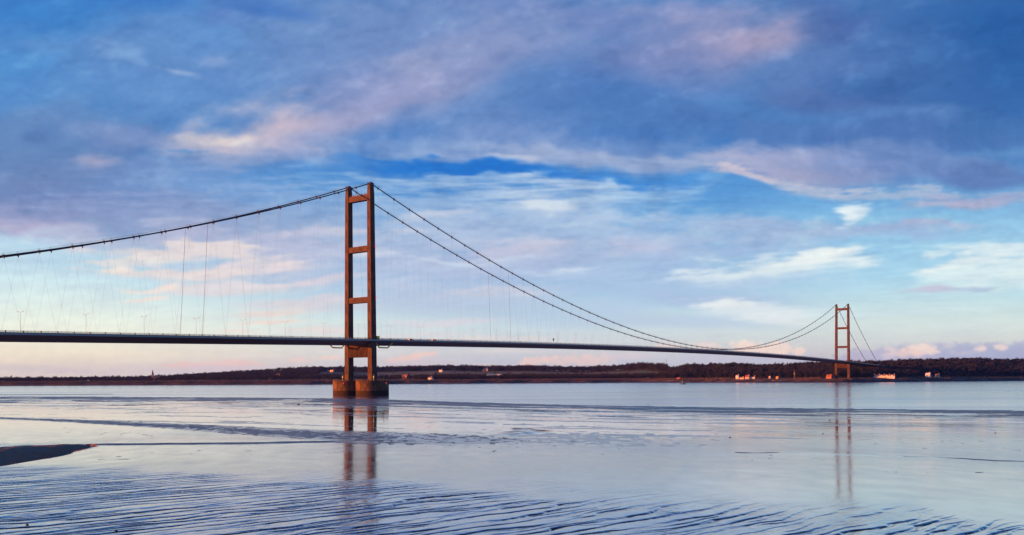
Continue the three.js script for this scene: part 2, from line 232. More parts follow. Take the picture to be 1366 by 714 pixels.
const MID_ARC = line([[655, 583], [680, 580], [700, 578], [716, 577.5], [745, 578]]);
const MID_ARC2 = line([[680, 575], [695, 574.5], [706, 575.5], [716, 577]]);
const TH = 47 * Math.PI / 180, DC = Math.cos(TH), DS = Math.sin(TH);
function rippleMask(X, z) { const r = nearLine(RIPPLE_END, X, z); if (!r) return z < 60 ? 1 : 0; return sstep(0.1, -0.18, r[0] / z + 0.1 * noise(X / 7, z / 12)); }
function mud(X, z) {
  let h = bank(X, z); const e = edgeAt(X);
  // broad unevenness
  h += 0.03 * fbm(X / 60, z / 60, 3) * sstep(30, 120, z) + 0.009 * fbm(X / 14 + 3, z / 18, 3);
  if (z > 46 && z < 260) h += 0.0035 * fbm(X / 1.6, z / 4.5 + 9, 2);
  if (z > 46 && z < e * 1.02) h += 0.022 * sstep(0.5, 0.85, z / e) * fbm(X / 17 - 5, z / 9 + 4, 3);
  // ridges and runnels of the near mud
  const m = rippleMask(X, z);
  if (m > 0) {
    const s = -X * DS + z * DC, a = X * DC + z * DS;                   // across and along the ridges
    const wob = 2.5 * fbm(a / 15, s / 8, 3) + 0.55 * fbm(a / 3.2 + 7, s / 2.2, 3);
    const amp = m * (0.4 + 0.7 * sstep(-0.3, 0.35, fbm(a / 9 + 40, s / 4, 3)));
    const cut = (ph, near, wall) => { const f = ph - Math.floor(ph) - 0.5; return f < 0 ? -Math.exp(f * f * -1 / (near * near)) : -Math.exp(f * f * -1 / (wall * wall)); };   // a runnel: gentle near side, steep far side
    const ph = (s + wob * 0.8) / 1.6, amp2 = m * sstep(-0.2, 0.3, fbm(a / 8 - 11, s / 3, 2));
    h += amp * 0.068 * cut(ph, 0.16, 0.05) + amp * 0.008 * Math.cos(6.2832 * ph);
    h += amp2 * 0.04 * cut((s + wob * 0.7 + 0.7 * noise(a / 5, s / 2)) / 0.85 + 0.3, 0.22, 0.085);
    h += m * 0.013 * fbm(X / 0.7, z / 0.9, 3) + m * 0.016 * fbm(a / 5, s / 1.3, 2);
  }
  // small scarp and rough bands
  let r = nearLine(SCARP, X, z); if (r) h += 0.16 * sstep(0, 0.12, r[1]) * sstep(1, 0.85, r[1]) * (sstep(-1.2, 0.6, r[0] + noise(X / 4, 3)) - sstep(0.6, 26, r[0]));
  r = nearLine(RIGHT_LINE, X, z); if (r) h += 0.055 * sstep(0, 0.2, r[1]) * (sstep(-1, 0.5, r[0] + 0.8 * noise(X / 5, 8)) - sstep(0.5, 14, r[0])) * (0.6 + 0.8 * noise(X / 9, 1));
  for (const L of [MID_ARC, MID_ARC2]) { r = nearLine(L, X, z); if (r) h += 0.2 * Math.sin(Math.PI * r[1]) * (sstep(-1.6, 0.6, r[0] + noise(X / 3, 5)) - sstep(0.6, 16, r[0])); }
  r = nearLine(ROUGH_BAND, X, z); if (r) { const wdt = 6 + 16 * r[1], f = Math.exp(-Math.pow(r[0] / wdt, 2)) * sstep(1, 0.6, r[1]) * sstep(0, .1, r[1]); if (f > 0.02) h += f * 0.2 * Math.max(-0.2, fbm(X / 6, z / 3.2, 3)); }
  // rougher sill along the water
  const q = z / e; if (q > 0.86 && q < 1.05) h += 0.07 * sstep(0.86, 0.95, q) * sstep(1.05, 1.0, q) * fbm(X / 8, z / 4, 3);
  // the gully: a cut bank facing the embankment
  const far = nearLine(GULLY_FAR, X, z), nr = nearLine(GULLY_NEAR, X, z);
  if (far && nr) {
    if (far[0] > -30 && far[0] < 16) h += 0.2 * sstep(-30, -2, far[0]) * sstep(16, 3, far[0]) * sstep(0.85, 0.5, far[1]) * fbm(X / 3.4, z / 7, 3);
    const zf = z - far[0] + 4.5 * noise(X / 7, 2) + 2 * noise(X / 1.8, 6), zn = z - nr[0] + 4 * noise(X / 5, 12) + 1.5 * noise(X / 1.4, 3), w = zf - zn;
    if (w > 0.5 && z > zn - 2 && z < zf + 3) { const t = (z - zn) / w, deep = Math.min(4.6, w * 0.19); const cut = t < 0.1 ? sstep(-0.06, 0.1, t) : t < 0.22 ? 1 : 1 - sstep(0.22, 1.04, t) ; h -= deep * cut * (1 + 0.2 * fbm(X / 2.5 + z / 3, z / 5, 3)) - 0.55 * cut * fbm((X + z * 0.35) / 1.0, z / 9, 3); }
  }
  return h;
}
{
  const zs = []; for (let z = -400; z < 0; z += 50) zs.push(z); for (let z = 0; z < 42; z += 3) zs.push(z);
  for (let i = 0; i < 620; i++) zs.push(1 / mix(1 / 42, 1 / 112, i / 620)); for (let i = 0; i <= 400; i++) zs.push(1 / mix(1 / 112, 1 / 800, i / 400));
  for (const z of [860, 1000, 1300]) zs.push(z);
  const us = [], NC = 820; for (let i = 0; i <= NC; i++) us.push([mix(-1, 1, i / NC), 0]);
  const outer = []; for (let k = 1; k <= 26; k++) outer.push(Math.pow(k / 26, 2.4) * 2800);
  const cols = [...outer.slice().reverse().map((o) => [-1, -o]), ...us, ...outer.map((o) => [1, o])];
  const nc = cols.length, nr = zs.length, pos = new Float32Array(nc * nr * 3), uv = new Float32Array(nc * nr * 2);
  let k = 0; for (const z of zs) for (const [u, o] of cols) { const X = u * 0.68 * Math.max(30, z) + o; pos[k * 3] = X; pos[k * 3 + 1] = mud(X, z); pos[k * 3 + 2] = -z; uv[k * 2] = X; uv[k * 2 + 1] = z; k++; }
  const idx = new Uint32Array((nc - 1) * (nr - 1) * 6); let q = 0;
  for (let j = 0; j < nr - 1; j++) for (let i = 0; i < nc - 1; i++) { const a = j * nc + i, b = a + 1, c = a + nc, d = c + 1; idx.set([a, b, d, a, d, c], q); q += 6; }
  const g = new THREE.BufferGeometry(); g.setAttribute('position', new THREE.BufferAttribute(pos, 3)); g.setAttribute('uv', new THREE.BufferAttribute(uv, 2)); g.setIndex(new THREE.BufferAttribute(idx, 1)); g.computeVertexNormals();
  // how wet and smooth the mud is: 1400 x 740 m
  const TW = 2048, THh = 2048, X0 = -700, XS = 1400, Z0 = 30, ZS = 740;
  const rough = tex(TW, THh, (i, j, o) => {
    const X = X0 + (i + 0.5) / TW * XS, z = Z0 + (j + 0.5) / THh * ZS, q = z / edgeAt(X);
    let r = 0.055 + 0.04 * sstep(0.0, 0.5, fbm(X / 40, z / 60, 3)) + 0.065 * sstep(.42, .3, q) + 0.05 * fbm(X / 2.2, z / 6, 3);
    const streak = fbm(X / 34 + 11, z / 26, 4);
    r += 0.30 * sstep(0.9, 0.97, q + 0.05 * fbm(X / 30, z / 20, 2)) + 0.1 * sstep(0.62, 0.86, q) * sstep(0.0, 0.22, streak) + 0.05 * sstep(0.34, 0.5, q) * sstep(.9, .5, q) * sstep(0.14, 0.34, streak);
    const b = nearLine(ROUGH_BAND, X, z); if (b) r += 0.12 * sstep(1, 0.55, b[1]) * Math.exp(-Math.pow(b[0] / (8 + 20 * b[1]), 2)) * sstep(-0.3, 0.25, fbm(X / 9, z / 7, 3));
    r += 0.07 * sstep(20, 90, X + 14 * noise(X / 20, z / 30)) * sstep(.55, .35, q) + 0.04 * rippleMask(X, z) + 0.035 * fbm(X / 3, z / 5 + 50, 3) * sstep(0.45, 0.2, q);
    const far = nearLine(GULLY_FAR, X, z), nr2 = nearLine(GULLY_NEAR, X, z); if (far && nr2 && far[0] < 1 && nr2[0] > -1) r = Math.max(r, 0.6);
    o[0] = o[1] = o[2] = Math.min(1, r) * 255;
  }, false);
  rough.wrapS = rough.wrapT = THREE.ClampToEdgeWrapping; rough.repeat.set(1 / XS, 1 / ZS); rough.offset.set(-X0 / XS, -Z0 / ZS);
  const grainTex = tex(512, 512, (i, j, o) => { o[0] = o[1] = o[2] = 255 * tileNoise(i / 512, j / 512, 12, 5); }, false); grainTex.repeat.set(1 / 9, 1 / 14);
  const mudMat = new THREE.MeshPhysicalMaterial({ color: rgb(0.075, 0.06, 0.055), roughness: 1, roughnessMap: rough, ior: 6, specularIntensity: 1, clearcoat: 1, clearcoatRoughness: 1, clearcoatRoughnessMap: rough, bumpMap: grainTex, bumpScale: 0.008 });
  // lumpy, half drained mud: the sill by the water, the broken bands, the cut bank
  const lump = tex(512, 512, (i, j, o) => { const u = i / 512, v = j / 512; o[0] = o[1] = o[2] = 255 * Math.pow(tileNoise(u, v, 10, 5), 1.3); }, false); lump.repeat.set(1 / 13, 1 / 17);
  const lumpMat = new THREE.MeshPhysicalMaterial({ color: rgb(0.07, 0.056, 0.055), roughness: 0.36, ior: 1.6, bumpMap: lump, bumpScale: 0.3 });
  const bankMat = new THREE.MeshPhysicalMaterial({ color: rgb(0.085, 0.062, 0.05), roughness: 0.85, ior: 1.3, specularIntensity: 0.4, bumpMap: lump, bumpScale: 0.7 });
  const gullyMat = new THREE.MeshPhysicalMaterial({ color: rgb(0.23, 0.155, 0.11), roughness: 0.7, ior: 1.35, specularIntensity: 0.25, bumpMap: lump, bumpScale: 0.9 });
  const dampMat = new THREE.MeshPhysicalMaterial({ color: rgb(0.075, 0.06, 0.055), roughness: 0.24, ior: 2.6, clearcoat: 0.6, clearcoatRoughness: 0.2, bumpMap: lump, bumpScale: 0.04 });
  const lumpy = (X, z) => {
    const q = z / edgeAt(X), st = fbm(X / 38 + 11, z / 22, 4), fine = fbm(X / 7, z / 9, 3);
    const sl = fbm(X / 55 + 3, q * 24, 4, .55);
    if (q > 0.5 && sl * 0.9 + 0.12 * fine + 2.0 * (q - 0.78) > 0.06) return 1;
    const b = nearLine(ROUGH_BAND, X, z); if (b && b[1] < 0.95) { const f = Math.exp(-Math.pow(b[0] / (5 + 20 * b[1]), 2)) * sstep(1, 0.5, b[1]); if (f > 0.15 && fbm(X / 2.1, z / 4.5, 3) + 0.25 * noise(X / 14, z / 20) + 0.7 * f > 0.34) return 1; if (f > 0.2) return 3; }
    const far = nearLine(GULLY_FAR, X, z), nr2 = nearLine(GULLY_NEAR, X, z); if (far && nr2 && far[0] < 2.5 + 3 * fine && nr2[0] > -0.5 + 3 * fine) return 4;
    const sc = nearLine(SCARP, X, z); if (sc && sc[0] > -1.8 + 2 * fine && sc[0] < 0.8 + 2 * fine && sc[1] < 0.97) return 1;
    const rl = nearLine(RIGHT_LINE, X, z); if (rl && rl[0] > -1.0 + 4 * fine && rl[0] < 0.2 + 2 * fine && fbm(X / 12, 4, 2) > 0.08) return 1;
    if (q > 0.2 && q < 0.62 && fbm(X / 1.8 + 5, z / 4.2, 3) + 0.35 * fbm(X / 30, z / 40 - 3, 2) > 0.57) return 1;
    const dz = fbm(X / 11 - 8, z / 10 + 2, 4), ds = fbm(X / 2.6, z / 5, 3), c = X / z;
    if (q > 0.36 && fbm(X / 50 - 9, q * 30 + 5, 4, .55) * 0.9 + 0.3 * dz + 0.2 * ds + 0.7 * (q - 0.72) > 0.06) return 3;
    if (c > -0.05 && c < 0.24 && q > 0.3 && q < 0.42 && dz * 0.5 + ds + 0.55 * sstep(0.08, 0.02, Math.abs(q - 0.36)) * sstep(-0.05, 0.03, c) * sstep(0.24, 0.1, c) > 0.36) return 3;
    return 0;
  };
  const lists = [[], [], [], [], []]; for (let j = 0; j < nr - 1; j++) for (let i = 0; i < nc - 1; i++) { const p = j * nc + i, steep = zs[j] < 112 && zs[j] >= 42 && (pos[(p + nc) * 3 + 1] - pos[p * 3 + 1]) / (zs[j + 1] - zs[j]) > 0.23, list = lists[steep ? 2 : zs[j] > 60 && zs[j] < 900 ? lumpy(pos[p * 3], zs[j]) : 0], o = (j * (nc - 1) + i) * 6; for (let t = 0; t < 6; t++) list.push(idx[o + t]); }
  const all = new Uint32Array(idx.length); let at = 0; lists.forEach((l, n) => { all.set(l, at); g.addGroup(at, l.length, n); at += l.length; }); g.setIndex(new THREE.BufferAttribute(all, 1));
  structure('mudflat', g, [mudMat, lumpMat, bankMat, dampMat, gullyMat], 'wet tidal mudflat with ridges and runnels sloping down to the river');
}
console.log('mud done');
{
  const wr = tex(512, 1024, (i, j, o) => { const X = i * 8, z = j * 2.5; const v = fbm(X / 900 + 3, z / 60, 4); o[0] = o[1] = o[2] = 255 * (0.13 + 0.15 * sstep(-0.1, 0.35, v)); }, false);
  wr.wrapS = wr.wrapT = THREE.MirroredRepeatWrapping; wr.repeat.set(1 / 4096, 1 / 2560);
  const wb = tex(512, 512, (i, j, o) => { o[0] = o[1] = o[2] = 255 * tileNoise(i / 512, j / 512, 6, 5); }, false); wb.repeat.set(1 / 60, 1 / 40);
  const g = new THREE.PlaneGeometry(10000, 4200, 24, 24).rotateX(-Math.PI / 2).translate(0, 0, -1700);
  const p = g.attributes.position, u = g.attributes.uv; for (let i = 0; i < p.count; i++) u.setXY(i, p.getX(i), -p.getZ(i));
  structure('river', g, new THREE.MeshPhysicalMaterial({ color: rgb(0.10, 0.125, 0.16), roughness: 1, roughnessMap: wr, ior: 6, clearcoat: 1, clearcoatRoughness: 0.17, bumpMap: wb, bumpScale: 0.006 }), 'wide calm tidal river between the mudflat and the far shore');
}
// a thin bar of mud that just breaks the river surface
{
  const [rx0] = ray(-40, 524), [rx1] = ray(150, 524), z0 = 800, pts = [], n = 60, idx = [], w = 7;
  for (let i = 0; i <= n; i++) { const t = i / n, X = mix(rx0, rx1, t) * z0, z = z0 + 10 * noise(t * 4, 2), ww = w * Math.pow(Math.sin(Math.PI * Math.min(1, 0.15 + t * .85)), 0.7) * (1 + 0.6 * noise(t * 9, 7)); for (const [o, h] of [[-1, -0.15], [-0.5, 0.22], [0.1, 0.3], [1, -0.15]]) pts.push(X, h, -(z + o * ww)); }
  for (let i = 0; i < n; i++) for (let k = 0; k < 3; k++) { const a = i * 4 + k; idx.push(a, a + 4, a + 5, a, a + 5, a + 1); }
  const g = new THREE.BufferGeometry(); g.setAttribute('position', new THREE.Float32BufferAttribute(pts, 3)); g.setIndex(idx); g.computeVertexNormals();
  structure('mud_bar', g, std(rgb(0.07, 0.055, 0.055), 0.45), 'long thin bar of dark mud breaking the river surface');
}

// ------------------------------------------------------------------ the far land
const SHORE = [[-900, 2500], [-300, 2180], [0, 2080], [400, 1950], [650, 2020], [850, 2060], [1000, 1880], [1124, 1765], [1250, 1880], [1366, 1990], [1700, 2300], [2300, 2900]];
const SKYLINE = [[-900, 512], [-300, 512], [0, 509], [50, 509], [100, 507.4], [150, 506.6], [200, 504.6], [240, 501.5], [300, 497.5], [340, 495], [380, 491.8], [420, 492], [460, 491.5], [500, 492], [560, 490.4], [600, 489.4], [650, 490.8], [700, 490], [740, 491.4], [780, 492], [820, 490.2], [860, 487.6], [880, 489.2], [900, 491], [915, 487.4], [950, 486], [990, 485.4], [1010, 487.4], [1030, 486.6], [1060, 486.4], [1085, 484.4], [1120, 482.4], [1170, 483], [1190, 481.4], [1230, 480.2], [1260, 479.6], [1300, 478.2], [1330, 480], [1366, 480], [1700, 478], [2300, 480]];
const RIDGE = [[-900, 7000], [0, 6200], [200, 5600], [300, 4600], [400, 4100], [650, 3900], [800, 3500], [860, 2900], [900, 2500], [1000, 2330], [1124, 2260], [1250, 2360], [1366, 2450], [1700, 2800], [2300, 3400]];
const TREE_H = 11;
const shoreAt = (x) => curve(SHORE, x) + 14 * noise(x / 40, 3) + 5 * noise(x / 9, 1);
function land(x, z) {   // photo column, depth -> ground height
  const zs = shoreAt(x), zr = curve(RIDGE, x), [, ry] = ray(x, curve(SKYLINE, x)), top = EYE + ry * zr - TREE_H * 0.95, d = z - zs;
  if (d < 0) return d * 0.05;
  let h = curve([[0, 0], [14, 1.2], [34, 6.4], [60, 8.6], [110, 9.4]], d);
  const s = Math.min(1, Math.max(0, (d - 110) / Math.max(60, zr - zs - 110)));
  const right = sstep(840, 930, x), e = mix(1.25, 0.85, right);
  h = mix(h, Math.max(top, 9.4), Math.pow(s, e) * sstep(0, 0.06, s));
  h += (0.5 + s * 6 * (1 - s)) * noise(x / 26, z / 170) * s;
  return z > zr ? Math.max(0, h - (z - zr) * 0.03) : h;
}
const columnX = (x, z) => (x - CX) / FOC * z;   // level chart column to metres
const fieldMask = (x, s) => { const a = sstep(415, 440, x) * sstep(905, 880, x); return a * sstep(0.26, 0.34, s + 0.05 * noise(x / 40, 5)) * sstep(0.84, 0.74, s + 0.07 * noise(x / 30, 9)); };
{
  const xs = []; for (let x = -900; x <= 2300; x += (x > -60 && x < 1430 ? 6 : 40)) xs.push(x);
  const rows = [-40, -12, 0, 6, 12, 18, 28, 40, 55, 70, 90, 110]; const RN = 40;
  const nr = rows.length + RN + 4, pos = [], colr = [], uv = [];
  for (const x of xs) {
    const zs = shoreAt(x), zr = curve(RIDGE, x);
    for (let j = 0; j < nr; j++) {
      const z = j < rows.length ? zs + rows[j] : j < rows.length + RN ? zs + mix(116, zr - zs, (j - rows.length) / (RN - 1)) : zr + [80, 300, 800, 1600][j - rows.length - RN];
      const X = columnX(x, z), y = land(x, z); pos.push(X, y, -z); uv.push(X, z);
      const s = (z - zs - 110) / (zr - zs - 110), d = z - zs, f = fieldMask(x, s);
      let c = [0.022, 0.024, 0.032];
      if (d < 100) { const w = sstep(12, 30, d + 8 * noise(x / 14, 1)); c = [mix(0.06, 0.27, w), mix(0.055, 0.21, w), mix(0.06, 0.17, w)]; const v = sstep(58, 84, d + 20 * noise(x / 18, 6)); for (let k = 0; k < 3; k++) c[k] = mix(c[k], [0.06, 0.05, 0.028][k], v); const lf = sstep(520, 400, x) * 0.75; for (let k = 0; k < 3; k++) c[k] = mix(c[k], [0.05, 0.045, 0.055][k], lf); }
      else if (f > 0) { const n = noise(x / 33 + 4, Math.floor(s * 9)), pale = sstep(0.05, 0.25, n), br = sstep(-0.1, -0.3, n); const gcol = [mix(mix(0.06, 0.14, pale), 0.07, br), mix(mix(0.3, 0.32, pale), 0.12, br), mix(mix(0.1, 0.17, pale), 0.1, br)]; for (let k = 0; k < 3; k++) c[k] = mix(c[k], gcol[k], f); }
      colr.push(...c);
    }
  }
  const idx = []; for (let i = 0; i < xs.length - 1; i++) for (let j = 0; j < nr - 1; j++) { const a = i * nr + j, b = a + nr; idx.push(a, b, b + 1, a, b + 1, a + 1); }
  const g = new THREE.BufferGeometry(); g.setAttribute('position', new THREE.Float32BufferAttribute(pos, 3)); g.setAttribute('color', new THREE.Float32BufferAttribute(colr, 3)); g.setAttribute('uv', new THREE.Float32BufferAttribute(uv, 2)); g.setIndex(idx); g.computeVertexNormals();
  const t = tex(256, 256, (i, j, o) => { const v = 150 + 130 * (tileNoise(i / 256, j / 256, 8, 4) - 0.5) * 2; o[0] = v; o[1] = v; o[2] = v * 0.97; }); t.repeat.set(1 / 90, 1 / 90);
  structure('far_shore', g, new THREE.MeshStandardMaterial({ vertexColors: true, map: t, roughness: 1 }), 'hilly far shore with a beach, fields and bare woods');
}
// bare winter trees
const twigMat = new THREE.MeshStandardMaterial({ color: rgb(0.019, 0.024, 0.035), roughness: 1, side: THREE.DoubleSide });
const everMat = new THREE.MeshStandardMaterial({ color: rgb(0.03, 0.04, 0.024), roughness: 1, side: THREE.DoubleSide });
const trunkMat = std(rgb(0.06, 0.045, 0.038), 1);
function treeParts(seed, kind) {
  const r = rng(seed), H = 12, lean = (r() - 0.5) * 0.8, trunkTop = H * (0.42 + 0.1 * r());
  const tr = [rod(V(0, -0.6, 0), V(lean, trunkTop, lean * 0.5), 0.42, 0.24, 6)];
  const lobes = []; const n = kind === 'ever' ? 4 : 6 + Math.floor(r() * 3);
  for (let i = 0; i < n; i++) { const a = i / n * 6.283 + r(), d = kind === 'ever' ? 0.6 * r() : 1.2 + 2.2 * r(), y = kind === 'ever' ? 3 + i * 2.4 : 5.2 + 4.6 * r(), p = V(Math.cos(a) * d + lean, y, Math.sin(a) * d); lobes.push([p, kind === 'ever' ? 2.4 - i * 0.42 : 1.9 + 1.2 * r()]); tr.push(rod(V(lean * 0.7, trunkTop * (0.55 + 0.4 * r()), 0), p, 0.17, 0.06, 4)); }
  const pos = []; const twigs = kind === 'ever' ? 240 : 300;
  for (let i = 0; i < twigs; i++) {
    const [c, R] = lobes[Math.floor(r() * lobes.length)]; const d = V(r() * 2 - 1, r() * 2 - 0.8, r() * 2 - 1).normalize(), q = R * Math.cbrt(r()); const a = c.clone().addScaledVector(d, q); d.y += 0.35; d.add(V(r() - .5, r() - .5, r() - .5).multiplyScalar(0.9)).normalize();
    const L = kind === 'ever' ? 0.9 : 1.1 + r() * 0.9, w = kind === 'ever' ? 0.5 : 0.14 + 0.16 * r(), s = V(r() - .5, r() - .5, r() - .5).cross(d).normalize().multiplyScalar(w);
    pos.push(a.x - s.x, a.y - s.y, a.z - s.z, a.x + s.x, a.y + s.y, a.z + s.z, a.x + d.x * L, a.y + d.y * L, a.z + d.z * L);
  }
  const cg = new THREE.BufferGeometry(); cg.setAttribute('position', new THREE.Float32BufferAttribute(pos, 3)); cg.computeVertexNormals();
  const tg = merged(tr); tg.deleteAttribute('uv');
  return { trunk: tg, crown: cg };
}
const VAR = [11, 12, 13, 14, 15].map((s) => treeParts(s, 'bare')), EVER = [21, 22].map((s) => treeParts(s, 'ever'));
{
  const r = rng(99), single = [], mass = [];
  const clearOf = (X, z) => { for (const [a, b, c] of CLEAR) if (Math.abs(X - a) < c && Math.abs(z - b) < c + 14) return false; return true; };
  // bridge approach and towers stay clear of trees
  var CLEAR = []; for (const t of [1398, 1410, 1422]) CLEAR.push([-118.9 + 0.581 * t, 676 + 0.814 * t, 17]);
  const place = (n, x0, x1, s0, s1, pick) => { for (let i = 0; i < n; i++) { const x = mix(x0, x1, r()), s = mix(s0, s1, r()), zs = shoreAt(x), zr = curve(RIDGE, x), z = zs + 100 + (zr - zs - 90) * s; const X = columnX(x, z), k = (0.75 + 0.5 * r()) * pick; const rot = r() * 6.28, v = Math.floor(r() * 5), ev = r(), tone = r(); if (fieldMask(x, s) > 0.35 && r() > 0.05) continue; if (!clearOf(X, z)) continue; mass.push({ x, X, z, y: land(x, z), k, rot, v, ev, tone, s }); } };
  place(5200, 880, 1500, 0, 1.02, 1); place(900, 880, 1500, 0.94, 1.03, 1.05);
  place(2600, 560, 900, 0, 0.26, 0.72); place(900, 440, 900, 0.3, 0.8, 0.9); place(2600, 400, 890, 0.8, 1.01, 1.5);
  place(1600, -60, 460, 0, 0.3, 0.85); place(2600, -80, 430, 0.3, 1.01, 1.4); place(500, 440, 620, 0, 0.26, 0.65);
  place(400, -500, -60, 0, 1, 1); place(600, 1500, 1900, 0, 1, 1);
  // the front row by the beach and the skyline row over the bridge landing are trees one can tell apart
  mass.sort((a, b) => a.z - b.z);
  const keep = []; for (const t of mass) { const front = t.x > 860 && t.x < 1390 && ((t.s < 0.03) || t.s > 0.985); if (front && single.length < 210) single.push(t); else keep.push(t); }
  for (const t of single) {
    const ev = t.ev < 0.07, P = ev ? EVER[t.v % 2] : VAR[t.v], sky = t.s > 0.5;
    const g = thing('bare_tree', sky ? 'bare winter tree standing on the skyline of the wooded hill' : 'bare winter tree at the edge of the wood behind the beach', 'tree', t.X, t.z, t.y - 0.2, t.rot, sky ? 'trees along the hill skyline' : 'trees behind the far beach');
    if (ev) { g.name = numbered('evergreen_tree'); g.userData.label = sky ? 'dark evergreen tree standing among bare trees on the hill skyline' : 'dark evergreen tree at the edge of the wood behind the beach'; g.userData.group = sky ? 'evergreens on the hill skyline' : 'evergreens behind the far beach'; }
    g.scale.set(t.k, t.k * (0.9 + 0.3 * t.tone), t.k);
    mesh('trunk', P.trunk, trunkMat, g); mesh('crown', P.crown, ev ? everMat : twigMat, g);
  }
  const wood = new THREE.Group(); wood.name = 'far_wood'; wood.userData = { kind: 'stuff', label: 'dark bare winter woodland covering the far hills' }; scene.add(wood);
  const d = new THREE.Object3D(), c = new THREE.Color();
  for (let v = 0; v < 7; v++) {
    const P = v < 5 ? VAR[v] : EVER[v - 5], list = keep.filter((t) => (t.ev < 0.1 ? 5 + t.v % 2 : t.v) === v);
    const whole = mergeGeometries([P.trunk, P.crown]);
    const im = new THREE.InstancedMesh(whole, v < 5 ? twigMat : everMat, list.length); im.name = v < 5 ? 'bare_trees' : 'evergreen_trees'; im.userData = { kind: 'stuff' };
    list.forEach((t, i) => { d.position.set(t.X, t.y - 0.2, -t.z); d.rotation.set(0, t.rot, 0); d.scale.set(t.k, t.k * (0.85 + 0.35 * t.tone), t.k); d.updateMatrix(); im.setMatrixAt(i, d.matrix); const w = 0.7 + 0.6 * t.tone; c.setRGB(w * (0.95 + 0.2 * t.ev), w, w * (1.05 - 0.1 * t.ev)); im.setColorAt(i, c); });
    im.castShadow = im.receiveShadow = true; wood.add(im);
  }
}
{ // reeds and rough grass that catch the low sun above the far beach
  const r = rng(5), pos = []; for (let i = 0; i < 26; i++) { const a = r() * 6.28, d = r() * 1.6, x = Math.cos(a) * d, z = Math.sin(a) * d, h = 1.4 + r() * 1.3, b = r() * 6.28, w = 0.16; pos.push(x - Math.cos(b) * w, -0.2, z - Math.sin(b) * w, x + Math.cos(b) * w, -0.2, z + Math.sin(b) * w, x + (r() - 0.5), h, z + (r() - 0.5)); }
  const g = new THREE.BufferGeometry(); g.setAttribute('position', new THREE.Float32BufferAttribute(pos, 3)); g.computeVertexNormals();
  const N = 5200, im = new THREE.InstancedMesh(g, new THREE.MeshStandardMaterial({ color: rgb(0.15, 0.11, 0.08), roughness: 1, side: THREE.DoubleSide }), N), d = new THREE.Object3D(); im.name = 'shore_reeds'; im.userData = { kind: 'stuff', label: 'dry reeds and rough grass along the top of the far beach' };
  for (let i = 0; i < N; i++) { const x = mix(-30, 1390, r()), off = 30 + 62 * Math.pow(r(), 1.6), zs = shoreAt(x), z = zs + off; d.position.set(columnX(x, z), land(x, z), -z); d.rotation.y = r() * 6.28; d.scale.setScalar(0.6 + 0.7 * r()); if (x > 1095 && x < 1200 || x > 975 && x < 1060) d.scale.multiplyScalar(0.45); d.updateMatrix(); im.setMatrixAt(i, d.matrix); }
  scene.add(im);
}
console.log('land done');

// ------------------------------------------------------------------ the suspension bridge
const concTex = tex(512, 512, (i, j, o) => { const u = i / 512, v = j / 512; const n = tileNoise(u, v, 8, 5), st = tileNoise(u, v * 0.25 + 0.1, 24, 3), lift = Math.abs((v * 8) % 1 - 0.5) > 0.47 ? -16 : 0, band = 22 * (tileNoise(0.3, Math.floor(v * 8) / 8, 8, 1) - 0.5); const b = 200 + 95 * (n - 0.5) + 75 * (st - 0.5) + lift * 1.6 + band * 1.6; o[0] = b; o[1] = b * 0.965; o[2] = b * 0.92; });
concTex.repeat.set(1 / 16, 1 / 24);
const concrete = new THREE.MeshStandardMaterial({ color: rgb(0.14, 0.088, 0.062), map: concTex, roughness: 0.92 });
const caissonTex = tex(512, 256, (i, j, o) => { const u = i / 512, v = j / 256, y = -6 + v * 19; const n = tileNoise(u, v, 10, 5), edge = 4.9 + 1.1 * (tileNoise(u, 0.2, 12, 3) - 0.5); const wet = sstep(edge + 0.35, edge - 0.35, y), run = tileNoise(u, v * 0.12, 40, 2); const seam = (Math.abs((u * 12) % 1) < 0.03 ? 0.55 : 1) * (Math.abs(((y + 0.2) / 2.4) % 1) < 0.05 ? 0.85 : 1); let b = (190 + 90 * (n - 0.5) + 120 * (run - 0.5)) * seam; b = mix(b, (92 + 80 * (n - 0.5) + 40 * (run - 0.5)) * seam, wet); o[0] = b; o[1] = b * mix(0.95, 0.92, wet); o[2] = b * mix(0.88, 0.8, wet); });
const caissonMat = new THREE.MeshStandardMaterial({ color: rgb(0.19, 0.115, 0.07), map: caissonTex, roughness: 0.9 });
const steelDark = std(rgb(0.06, 0.06, 0.066), 0.6), cableMat = std(rgb(0.045, 0.03, 0.045), 0.65), deckMat = std(rgb(0.085, 0.07, 0.068), 0.7), fasciaMat = std(rgb(0.24, 0.31, 0.29), 0.6), railMat = std(rgb(0.15, 0.19, 0.18), 0.6), yellow = std(rgb(0.62, 0.42, 0.06), 0.6), asphalt = std(rgb(0.05, 0.05, 0.05), 0.9), ropeMat = std(rgb(0.12, 0.12, 0.125), 0.6);
const redLamp = new THREE.MeshStandardMaterial({ color: rgb(0.5, 0.03, 0.02), emissive: rgb(1, 0.06, 0.03), emissiveIntensity: 0.5 });

